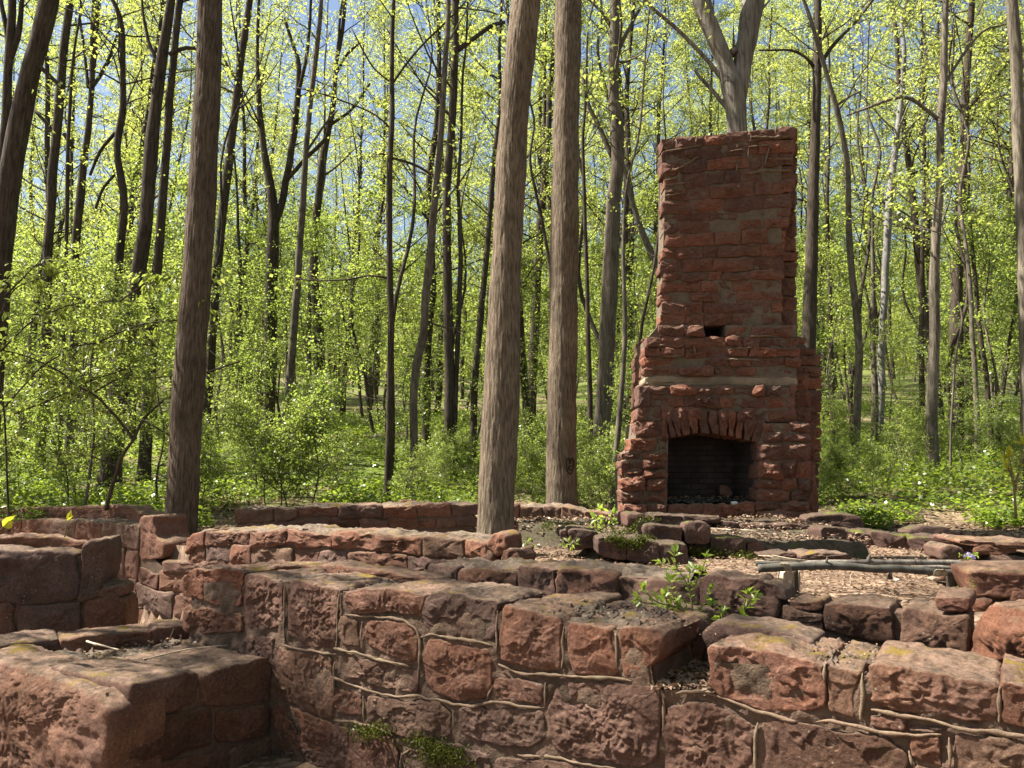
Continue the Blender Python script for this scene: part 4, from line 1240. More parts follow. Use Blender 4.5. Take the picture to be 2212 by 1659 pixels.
log("log", [(440, 192), (700, 186), (1000, 186), (1250, 184), (1500, 186), (1732, 188)], YB + 0.22, [18, 22, 22, 22, 22, 22], B_PALE, knots=[((1015, 158), 0.012)])
log("dark_log_end", [(1728, 188), (1820, 186)], YB + 0.22, [22, 21], B_BROWN)  # right end of the back log, in darker bark
log("log", [(1380, 222), (1560, 222), (1740, 240)], YB + 0.12, [14, 17, 16], B_PALE)
M = MB()
rs = np.random.RandomState(4)
for q in range(12):
    a = at(*ZR([(145 + rs.uniform(0, 130), 128 + rs.uniform(0, 45))])[0], YB + 0.2)
    b = at(*ZR([(500 + rs.uniform(-60, 60), 178 + rs.uniform(-8, 8))])[0], YB + 0.22)
    c = 0.5 * (a + b) + [0, 0, rs.uniform(-0.008, 0.004)]
    tube(M, [a, c, b], [0.0025, 0.006, 0.007], 5, rs.rand())
M.build("splintered_end", M_SPLIT, bench)
def post(line, r, mat, Y):
    M = MB()
    pts = np.array([at(*ZR([q])[0], Y) for q in line])
    z0 = gz(pts[-1][0], Y) - 0.05
    pts[-1][2] = min(pts[-1][2], z0)
    P, R = densify(pts, np.array(r) * 0.2808 * mpp(1250, Y), 0.02)
    tube(M, P, R * (1 + 0.08 * fbm(P, 8, 2, 6)), 12)
    return M
post([(440, 235), (438, 330), (440, 460)], [38, 36, 36], B_BROWN, YB + 0.14).build("post", B_BROWN, bench)
post([(1660, 280), (1662, 340), (1664, 380)], [48, 46, 46], B_BROWN, YB + 0.14).build("post", B_BROWN, bench)
post([(1728, 285), (1730, 330), (1732, 380)], [14, 14, 14], B_BROWN, YB + 0.02).build("post", B_BROWN, bench)
M = MB()
stone(M, Face((0, YB + 0.02), 0).P, (1, 0, 0), (0, -1, 0), Face((0, YB + 0.02), 0).uz(ZR([(350, 262), (375, 248), (412, 258), (416, 310), (380, 345), (345, 335), (345, 300)])), 0.09, 77, amp=0.008, res=0.008, rr=0.012, cap=True)
stone(M, Face((0, YB + 0.02), 0).P, (1, 0, 0), (0, -1, 0), Face((0, YB + 0.02), 0).uz(ZR([(1512, 310), (1550, 302), (1582, 308), (1582, 335), (1515, 335)])), 0.07, 78, amp=0.004, res=0.008, rr=0.008, cap=True)
M.build("wedge", M_SPLIT, bench)
def lashing(x, tails):
    M = MB()
    for q in range(5):
        xo = x + q * 11 - 22
        line = [(xo - 14, 205 + q), (xo - 10, 190), (xo + 6, 186), (xo + 18, 205), (xo + 26, 235), (xo + 30, 255)] if x < 800 else [(xo - 26, 290), (xo - 24, 262), (xo - 8, 238), (xo + 10, 236), (xo + 28, 256), (xo + 34, 285)]
        pts = np.array([at(*ZR([a])[0], YB - 0.066 * (1 - abs(j - 2.5) / 5)) for j, a in enumerate(line)])
        P, R = densify(pts, np.full(len(pts), 0.0035), 0.01)
        tube(M, P, R, 6, 0.3 + 0.1 * q)
    for t in tails:
        pts = np.array([at(*ZR([a])[0], YB - 0.045 + 0.03 * j) for j, a in enumerate(t)])
        P, R = densify(pts, np.linspace(0.006, 0.003, len(pts)), 0.015)
        tube(M, P, R, 6, 0.5)
    M.build("lashing", M_ROPE, bench)
lashing(370, [[(400, 245), (432, 300), (425, 380), (410, 455)], [(408, 245), (440, 310), (436, 400)], [(482, 250), (486, 330), (478, 420)]])
lashing(1565, [[(1600, 285), (1606, 310)]])

# ------------------------------------------------------------------ fallen leaves, twigs and moss cushions
def litter(x0, x1, y0, y1, n, size, seed, zf, M):
    rs = np.random.RandomState(seed)
    x = rs.uniform(x0, x1, n); y = rs.uniform(y0, y1, n)
    z = zf(x, y) + rs.uniform(0.003, 0.02, n)
    a = rs.uniform(0, 6.283, n)
    d = np.stack([np.cos(a), np.sin(a), rs.uniform(-0.2, 0.35, n)], 1)
    nn = np.stack([rs.normal(0, 0.4, n), rs.normal(0, 0.4, n), np.ones(n)], 1)
    ok = (y + 0.65 * x > 5.55 + 0.55 * sstep(-0.2, -0.8, x)) 
    leaves(M, np.stack([x, y, z], 1)[ok], d[ok], nn[ok], (size * rs.uniform(0.6, 1.3, n))[ok], (size * 0.6 * rs.uniform(0.6, 1.3, n))[ok], rs.rand(n)[ok], 0.16)
M = MB()
litter(-4.5, 5.5, 4.2, 9.0, 26000, 0.034, 1, ground_z, M)
litter(-6, 9, 9.0, 16, 12000, 0.07, 2, ground_z, M)
tag(M.build("fallen_leaves", L_DEAD), "dry tan leaves scattered over the courtyard ground between the walls", "leaf litter", kind="stuff")

def face_litter(face, us, ws, top, n, size, seed, M, zoff=0.02, mat=None):
    rs = np.random.RandomState(seed)
    u = rs.uniform(us[0], us[1], n); w = rs.uniform(ws[0], ws[1], n)
    X = face.P + u[:, None] * face.U + w[:, None] * face.N
    X[:, 2] = (top_at(top, u) if not np.isscalar(top) else top) + zoff + rs.uniform(0, 0.012, n)
    a = rs.uniform(0, 6.283, n)
    d = np.stack([np.cos(a), np.sin(a), rs.uniform(-0.3, 0.45, n)], 1)
    nn = np.stack([rs.normal(0, 0.5, n), rs.normal(0, 0.5, n), np.ones(n)], 1)
    leaves(M, X, d, nn, size * rs.uniform(0.5, 1.4, n), size * 0.6 * rs.uniform(0.5, 1.3, n), rs.rand(n), 0.2)
M = MB()
nu = near.uz([(1436, 1470), (1532, 1480)])
face_litter(near, (nu[0][0] - 0.06, nu[1][0] + 0.03), (0.0, -0.46), [(nu[0][0], nu[0][1] - 0.035), (nu[1][0], nu[1][1] - 0.035)], 900, 0.042, 3, M, 0.0)
tag(M.build("fallen_leaves", L_DEAD), "curled dry leaves caught in the notch of the nearest wall", "leaf litter", kind="stuff")
M = MB()
face_litter(near, (ct[0][0] - 2.6, ct[-1][0]), (-0.08, -0.5), near.uz([(470, 1240), (745, 1278), (1100, 1316), (1400, 1356), (1580, 1402), (2212, 1512), (2400, 1560)]), 520, 0.014, 5, M, 0.0)
tag(M.build("leaf_crumbs", L_DEAD), "crumbs of dead leaf along the top of the nearest wall", "leaf litter", kind="stuff")
M = MB()
rs = np.random.RandomState(8)
n = 260
uu, vv = rs.rand(n), rs.rand(n)
q = (1 - uu)[:, None] * ((1 - vv)[:, None] * c00 + vv[:, None] * c01) + uu[:, None] * ((1 - vv)[:, None] * c10 + vv[:, None] * c11)
X = np.hstack([q, np.full((n, 1), 0.535)])
a = rs.uniform(0, 6.28, n)
leaves(M, X, np.stack([np.cos(a), np.sin(a), rs.uniform(-.2, .4, n)], 1), np.stack([rs.normal(0, .5, n), rs.normal(0, .5, n), np.ones(n)], 1), 0.028 * rs.uniform(.5, 1.4, n), 0.016, rs.rand(n), 0.2)
tag(M.build("leaf_crumbs", L_DEAD), "dead leaf crumbs on the low stub wall at bottom left", "leaf litter", kind="stuff")

def crumbs(X, size, seed, name, label, mat):
    rs = np.random.RandomState(seed)
    M = MB()
    base = np.array([[1, 0, -0.4], [-0.5, 0.87, -0.4], [-0.5, -0.87, -0.4], [0.1, 0.1, 0.55], [0.5, -0.6, 0.3]])
    F3 = np.array([[0, 1, 3], [1, 2, 3], [2, 4, 3], [0, 3, 4], [0, 4, 2], [0, 2, 1]])
    n = len(X)
    V = base[None] * (1 + rs.normal(0, 0.25, (n, 5, 3)))
    a = rs.uniform(0, 6.28, n)
    c, s = np.cos(a)[:, None], np.sin(a)[:, None]
    V = np.stack([V[:, :, 0] * c - V[:, :, 1] * s, V[:, :, 0] * s + V[:, :, 1] * c, V[:, :, 2]], 2)
    V = V * (size * rs.uniform(0.3, 1.0, n) ** 1.6)[:, None, None] + X[:, None]
    M.add(V.reshape(-1, 3), [(np.arange(n)[:, None, None] * 5 + F3[None]).reshape(-1, 3)], np.repeat(rs.rand(n), 6))
    return tag(M.build(name, mat, smooth=False), label, "rubble", kind="stuff")
tag(crumbs(FIRE_Q, 0.035, 9, "hearth_rubble", "sooty rubble and charcoal lumps on the floor of the fireplace", M_ASH), None)
M = MB()
rs = np.random.RandomState(92)
q = FIRE_Q[:110] + [0, -0.02, 0.02]
leaves(M, q, rs.normal(0, 1, q.shape) * [1, 1, .3], rs.normal(0, .4, q.shape) + [0, 0, 1], 0.05, 0.025, rs.rand(len(q)) * 0.6, 0.2)
tag(M.build("fallen_leaves", L_DEAD), "dead leaves blown into the fireplace", "leaf litter", kind="stuff")
rs = np.random.RandomState(70)
tn = near.uz([(470, 1240), (745, 1278), (1100, 1316), (1400, 1356)]); tn2 = near.uz([(1580, 1402), (2212, 1512), (2400, 1560)])
Xs = []
for t_, n in ((tn, 700), (tn2, 500)):
    u = rs.uniform(t_[0][0], t_[-1][0], n); w = -rs.uniform(0.04, 0.5, n)
    q = near.P + u[:, None] * near.U + w[:, None] * near.N
    q[:, 2] = top_at(t_, u) + rs.uniform(-0.012, 0.004, n)
    Xs.append(q)
crumbs(np.concatenate(Xs), 0.028, 5, "stone_crumbs", "crumbs of broken stone and mortar along the top of the nearest wall", M_CAP)
n = 500
uu, vv = rs.rand(n), rs.rand(n)
q = (1 - uu)[:, None] * ((1 - vv)[:, None] * c00 + vv[:, None] * c01) + uu[:, None] * ((1 - vv)[:, None] * c10 + vv[:, None] * c11)
crumbs(np.hstack([q, 0.515 + 0.015 * rs.rand(n, 1)]), 0.03, 6, "stone_crumbs", "stone crumbs and crust on the low stub wall at bottom left", M_CAP)

def twig(pts, r, label, mat=M_TWIG):
    M = MB()
    P, R = densify(pts, np.linspace(r, r * 0.5, len(pts)), 0.02)
    P = P + 0.004 * np.stack([fbm(P, 10, 2, 1), fbm(P, 10, 2, 2), fbm(P, 10, 2, 3)], 1)
    tube(M, P, R, 6)
    return tag(M.build("twig", mat, loc=tuple(P[0])), label, "twig")
fl = lambda px, z: (lambda d: np.array([0, 0, EYE]) + d * ((z - EYE) / d[2]))(ray(*px))
twig([fl(Z0([(500, 925)])[0], 0.56), fl(Z0([(580, 945)])[0], 0.57), fl(Z0([(690, 975)])[0], 0.56)], 0.008, "thick broken twig on top of the low stub wall at bottom left", M_SPLIT)
twig([fl(Z0([(830, 1030)])[0], 0.545), fl(Z0([(1060, 975)])[0], 0.56), fl(Z0([(1350, 940)])[0], 0.55)], 0.005, "long thin twig lying along the low stub wall at bottom left", M_SPLIT)
twig([fl(Z0([(957, 1030)])[0], 0.54), fl(Z0([(957, 1030)])[0], 0.54) + [0.02, 0, 0.10], fl(Z0([(957, 1030)])[0], 0.54) + [0.045, 0, 0.17]], 0.002, "thin dry stalk standing upright on the low stub wall", M_SPLIT)
pA = at(*ZR([(880, 365)])[0], 5.0)
twig([pA, pA + [0.0, 0, 0.06], pA + [0.02, 0, 0.085], pA + [0.055, 0, 0.105]], 0.004, "bent dry stick standing in the leaves below the log bench", M_SPLIT)
pA = at(*ZR([(1390, 510)])[0], 4.2)
twig([pA, pA + [0.06, 0, 0.03], pA + [0.12, 0, 0.075]], 0.003, "small stick leaning on the second wall under the log bench", M_TWIG)
rs = np.random.RandomState(12)
for i, (px, a) in enumerate([((1500, 1125), 0.3), ((1580, 1148), 2.2), ((1600, 1140), -0.7), ((1560, 1160), 0.9)]):
    pA = at(px[0], px[1], 7.3); pA[2] = 1.09
    twig([pA, pA + 0.14 * np.array([math.cos(a), math.sin(a), 0.03]), pA + 0.3 * np.array([math.cos(a + 0.2), math.sin(a + 0.2), 0.02])], 0.005,
         ["thin twig lying on the terrace below the fireplace sill", "pale twig on the terrace behind the rounded block", "twig crossing another at the terrace edge", "short twig nearest the terrace edge"][i], M_SPLIT)

def moss(name, label, pts, rad, n, seed):
    rs = np.random.RandomState(seed)
    M = MB()
    P = np.concatenate([np.asarray(c) + rs.normal(0, 1, (n, 3)) * np.array([rad, rad * 0.6, rad * 0.45]) for c in pts])
    d = rs.normal(0, 1, P.shape); d[:, 1] -= 0.8; d[:, 2] += 0.7
    leaves(M, P, d, rs.normal(0, 1, P.shape), 0.022, 0.008, rs.rand(len(P)), 0.1)
    return tag(M.build(name, M_MOSS), label, "moss", kind="stuff")
moss("moss_patch", "bright green moss cushions on the front of the mossy steps", [at(*ZS([q])[0], 6.9) for q in [(1560, 470), (1540, 450), (1580, 490), (1400, 440), (1430, 460), (1780, 490), (1830, 500), (1760, 510)]], 0.05, 260, 1)
moss("moss_patch", "brown green moss hanging over the top edge of the mossy steps", [at(*ZS([q])[0], 6.52) for q in [(800, 350), (830, 400), (880, 370), (920, 410), (1000, 340), (960, 360), (740, 345)]], 0.035, 200, 2)
moss("moss_patch", "moss growing along the shelf below the farthest wall", [at(*ZS([q])[0], 7.6) for q in [(250, 240), (420, 250), (860, 290), (930, 270), (990, 235), (780, 300), (1020, 190)]], 0.05, 200, 3)
moss("moss_patch", "dark moss on the foot of the nearest wall", [near.w(*near.uz([q])[0], 0.02) for q in Z1([(480, 1500), (560, 1540), (640, 1560), (720, 1600), (560, 1600), (250, 1440), (160, 1450)])], 0.05, 300, 4)
# ------------------------------------------------------------------ trees
def branch_leaves(MBr, ML, P, R, rs, ntw, twl, nleaf, lsize, tonec, droop=0.25, sides=4, flat=0.5):
    """twigs and leaves along one limb"""
    n = len(P)
    for q in range(ntw):
        t = rs.uniform(0.25, 1.0)
        f = t * (n - 1); i = min(int(f), n - 2)
        b = P[i] + (P[i + 1] - P[i]) * (f - i)
        dl = P[i + 1] - P[i]; dl = dl / (np.linalg.norm(dl) + 1e-9)
        v = rs.normal(0, 1, 3); v[2] *= 0.45
        v = v - np.dot(v, dl) * dl
        d = dl * rs.uniform(0.4, 1.1) + v / (np.linalg.norm(v) + 1e-9)
        d /= np.linalg.norm(d)
        L = twl * rs.uniform(0.5, 1.3) * (1.15 - 0.5 * t)
        p1 = b + d * L * 0.5 + [0, 0, 0.06 * L]
        p2 = b + d * L + [0, 0, -0.10 * L * droop * 4]
        if MBr is not None:
            tube(MBr, [b, p1, p2], [max(0.004, R[i] * 0.35), 0.0035, 0.0018], 3, capend=False)
        m = max(3, int(nleaf * L / twl))
        s = rs.uniform(0.12, 1.05, m)[:, None]
        pos = np.where(s < 0.5, b + (p1 - b) * s * 2, p1 + (p2 - p1) * (s * 2 - 1)) + rs.normal(0, lsize * 0.9, (m, 3)) * [1, 1, 0.6]
        ld = d[None] * 0.6 + rs.normal(0, 0.7, (m, 3)); ld[:, 2] -= droop
        ln = rs.normal(0, flat, (m, 3)); ln[:, 2] += 1
        sz = lsize * rs.uniform(0.65, 1.3, m)
        leaves(ML, pos, ld, ln, sz, sz * 0.72, np.clip(tonec + rs.normal(0, 0.16, m), 0, 1))

def limb_path(b, az, el, L, rs, n=7, curve=0.25):
    d = np.array([math.cos(az) * math.cos(el), math.sin(az) * math.cos(el), math.sin(el)])
    P = [np.array(b)]
    for i in range(n - 1):
        d = d + rs.normal(0, curve * 0.5, 3) + np.array([0, 0, 0.06])
        d /= np.linalg.norm(d)
        P.append(P[-1] + d * L / (n - 1))
    return np.array(P)

def bark_disp(M, P, R, seed, sides, amp, freq=16):
    """tube with furrowed bark in real relief"""
    M2 = MB()
    X = tube(M2, P, R, sides, capend=False)
    n = len(P)
    a = np.tile(np.linspace(0, 2 * math.pi, sides, endpoint=False), n)
    C = np.repeat(P, sides, 0)
    rr = np.repeat(R, sides)
    nrm = (X - C) / rr[:, None]
    q = np.stack([np.cos(a) * rr * freq * 3.2, np.sin(a) * rr * freq * 3.2, C[:, 2] * 3.2 + 0.6 * vn(np.stack([np.cos(a) * 2, np.sin(a) * 2, C[:, 2] * 2], 1), 3)], 1)
    f = np.abs(vn(q, seed)) - 0.45 + 0.6 * (np.abs(vn(q * [1.9, 1.9, 1.6], seed + 1)) - 0.4)
    big = fbm(C + nrm * rr[:, None], 2.2, 3, seed + 5)
    X = X + nrm * (amp * f + 0.010 * big)[:, None]
    M.add(X, [ringfaces(n, sides)], 0.5)

NTREE = [0]
def tree(name, label, Y, pts, bark, limbs=(), H=20.0, hb=9.0, nl=22, ll=2.6, ntw=7, nleaf=16, ls=0.085, mat=None, tonec=0.5, detail=False, lean=0.0, taper=0.25, group=None, cat="tree", flare=1.35, seed=None):
    NTREE[0] += 1
    rs = np.random.RandomState(1000 + NTREE[0] if seed is None else seed)
    mat = mat or L_CANOPY
    pts = sorted(pts, key=lambda q: -q[1])
    k = len(pts)
    P = [at(x, y, Y + lean * i / max(1, k - 1)) for i, (x, y, w) in enumerate(pts)]
    R = [0.5 * w * mpp(y, Y) for (x, y, w) in pts]
    g = gz(P[0][0], Y)
    P = np.array(P); R = np.array(R)
    if P[0][2] > g - 0.05:
        d = P[0] - P[min(1, k - 1)]
        d = d / max(0.05, abs(d[2]))
        dz = P[0][2] - g
        add = [np.array([P[0][0] + d[0] * dz * 0.6, Y, g - 0.15])]
        ar = [R[0] * flare * 1.05]
        if dz > 0.5:
            add.append(np.array([P[0][0] + d[0] * (dz - 0.35) * 0.6, Y, g + 0.35])); ar.append(R[0] * 1.06)
        P = np.vstack([add, P]); R = np.concatenate([ar, R])
    top = P[-1]; d = P[-1] - P[-3 if len(P) > 2 else -2]; d = d / np.linalg.norm(d)
    d = d * 0.6 + np.array([0, 0, 0.4]); d /= np.linalg.norm(d)
    if top[2] < g + H:
        n = 6
        Lr = g + H - top[2]
        ex = [top + d * Lr * (i + 1) / n + rs.normal(0, 0.12, 3) * [1, 1, 0] for i in range(n)]
        P = np.vstack([P, ex]); R = np.concatenate([R, R[-1] * np.linspace(0.92, taper, n)])
    th = thing(name, label, cat, (P[0][0], P[0][1], g), group)
    M = MB()
    if detail:
        iv = int(np.argmax(P[:, 2] > 11.5)) or len(P) - 1
        Pd, Rd = densify(P[:iv + 1], R[:iv + 1], 0.035)
        bark_disp(M, Pd, Rd, NTREE[0], 96, 0.009, 24)
        Pd2, Rd2 = densify(P[iv:], R[iv:], 0.5)
        tube(M, Pd2, Rd2, 16)
    else:
        Pd, Rd = densify(P, R, 0.22)
        Pd = Pd + 0.02 * np.stack([fbm(Pd, 0.8, 2, 1), fbm(Pd, 0.8, 2, 2), 0 * Pd[:, 0]], 1)
        Rd = Rd * (1 + 0.06 * fbm(Pd, 2.0, 2, NTREE[0]))
        tube(M, Pd, Rd, 14)
    M.build("trunk", bark, th)
    MBr, ML = MB(), MB()
    for lb in limbs:
        lp = np.array([at(x, y, Y + 0.02 * j) for j, (x, y, w) in enumerate(lb)]); lr = np.array([0.5 * w * mpp(y, Y) for x, y, w in lb])
        if lb[-1][1] < 12:                      # runs out of the top of the picture: carry on and fork
            d = lp[-1] - lp[-2]; d = d / np.linalg.norm(d) * 0.7 + np.array([0, 0, 0.3])
            lp = np.vstack([lp, lp[-1] + d * 1.2, lp[-1] + d * 2.6]); lr = np.concatenate([lr, [lr[-1] * 0.7, lr[-1] * 0.35]])
        lp, lr = densify(lp, lr, 0.2)
        lp = lp + 0.03 * np.stack([fbm(lp, 1.5, 2, 1), fbm(lp, 1.5, 2, 2), fbm(lp, 1.5, 2, 3)], 1)
        ML1 = MB()
        tube(ML1, lp, lr, 8)
        ML1.build("limb", bark, th)
        if nleaf > 0:
            branch_leaves(MBr, ML, lp, lr, rs, max(2, int(ntw * 0.8 * len(lp) / 12)), 0.9, nleaf, ls, tonec)
    for q in range(nl):
        h = rs.uniform(hb, H * 0.97) + g
        j = int(np.clip(np.searchsorted(Pd[:, 2], h), 1, len(Pd) - 1)) if not detail else None
        if detail:
            j2 = int(np.clip(np.searchsorted(P[:, 2], h), 1, len(P) - 1)); f = np.clip((h - P[j2 - 1][2]) / (P[j2][2] - P[j2 - 1][2] + 1e-6), 0, 1)
            b = P[j2 - 1] + (P[j2] - P[j2 - 1]) * f; rb = R[j2]
        else:
            b, rb = Pd[j], Rd[j]
        fr = (h - g - hb) / (H - hb)
        L = ll * (1.15 - 0.65 * fr) * rs.uniform(0.6, 1.25)
        lp = limb_path(b, rs.uniform(0, 6.283), rs.uniform(0.25, 0.9), L, rs)
        lr = np.linspace(max(0.012, rb * 0.32), 0.005, len(lp))
        tube(MBr, lp, lr, 5, capend=False)
        branch_leaves(MBr, ML, lp, lr, rs, ntw, ll * 0.34, nleaf, ls, tonec)
    if MBr.n: MBr.build("branches", bark, th)
    if ML.n: ML.build("crown", mat, th)
    return th

T = []
G = "trees of the wood behind the ruin"
# three big near trunks
tree("tree", "tall tan trunk with furrowed bark rising between the middle walls, leaning slightly right", 7.3,
     [(1138, 0, 62), (1125, 100, 62), (1112, 230, 62), (1105, 350, 64), (1100, 450, 66), (1095, 550, 67), (1088, 700, 70), (1083, 850, 76), (1078, 950, 79), (1073, 1050, 80), (1072, 1100, 82), (1070, 1165, 86), (1070, 1200, 96)],
     B_TAN, H=24, hb=13, nl=20, ll=3.4, detail=True)
t20 = tree("tree", "straight tan trunk with a carved heart, standing just left of the chimney", 10.1,
     [(1228, 0, 56), (1226, 100, 56), (1224, 250, 56), (1221, 400, 58), (1219, 550, 60), (1217, 700, 61), (1214, 850, 62), (1213, 1000, 65), (1213, 1090, 70)],
     B_TAN, H=24, hb=14, nl=20, ll=3.4, detail=True)
tree("tree", "thick dark brown trunk on the left rising from beside the breach in the wall", 8.9,
     [(453, 0, 51), (452, 100, 52), (448, 200, 54), (442, 300, 56), (435, 450, 58), (425, 600, 61), (413, 750, 63), (402, 900, 64), (395, 1050, 65), (390, 1150, 68), (387, 1185, 74)],
     bark_mat("brown furrowed bark", (0.06, 0.045, 0.034), (0.14, 0.108, 0.08), 52, 0.13, 1.0, 0.02), H=24, hb=12.5, nl=22, ll=3.6, detail=True)
# carving on the second trunk
def carve(lines, w):
    M = MB()
    Yt = 10.1
    for l in lines:
        P = []
        for (x, y) in l:
            X, Y_ = 1168.6 + x * 0.0496, 960.2 + y * 0.0496
            c = at(1213.5, Y_, Yt)
            a = np.clip((X - 1213.5) / 33.5, -0.97, 0.97)
            r = 33.0 * mpp(Y_, Yt)
            ang = math.asin(a)
            P.append(c + [math.sin(ang) * r, -math.cos(ang) * r - 0.004, 0])
        P, R = densify(np.array(P), np.full(len(P), w), 0.01)
        tube(M, P, R, 6)
    return M
M = carve([[(1230, 720), (1215, 650), (1180, 600), (1130, 610), (1080, 690), (1050, 800), (1050, 950), (1075, 1080), (1130, 1200), (1220, 1320), (1290, 1250), (1350, 1130), (1385, 980), (1395, 800), (1380, 650), (1330, 590), (1280, 600), (1230, 720)],
           [(1180, 720), (1300, 710)], [(1215, 650), (1230, 760), (1190, 830)], [(1240, 740), (1250, 850)],
           [(1290, 945), (1180, 950), (1165, 1030), (1170, 1100), (1285, 1105)]], 0.0075)
M.build("carved_heart", plain_mat("dark carving lines", (0.02, 0.014, 0.010), (0.035, 0.025, 0.018), 30), t20)  # carving drawn as dark lines on the bark

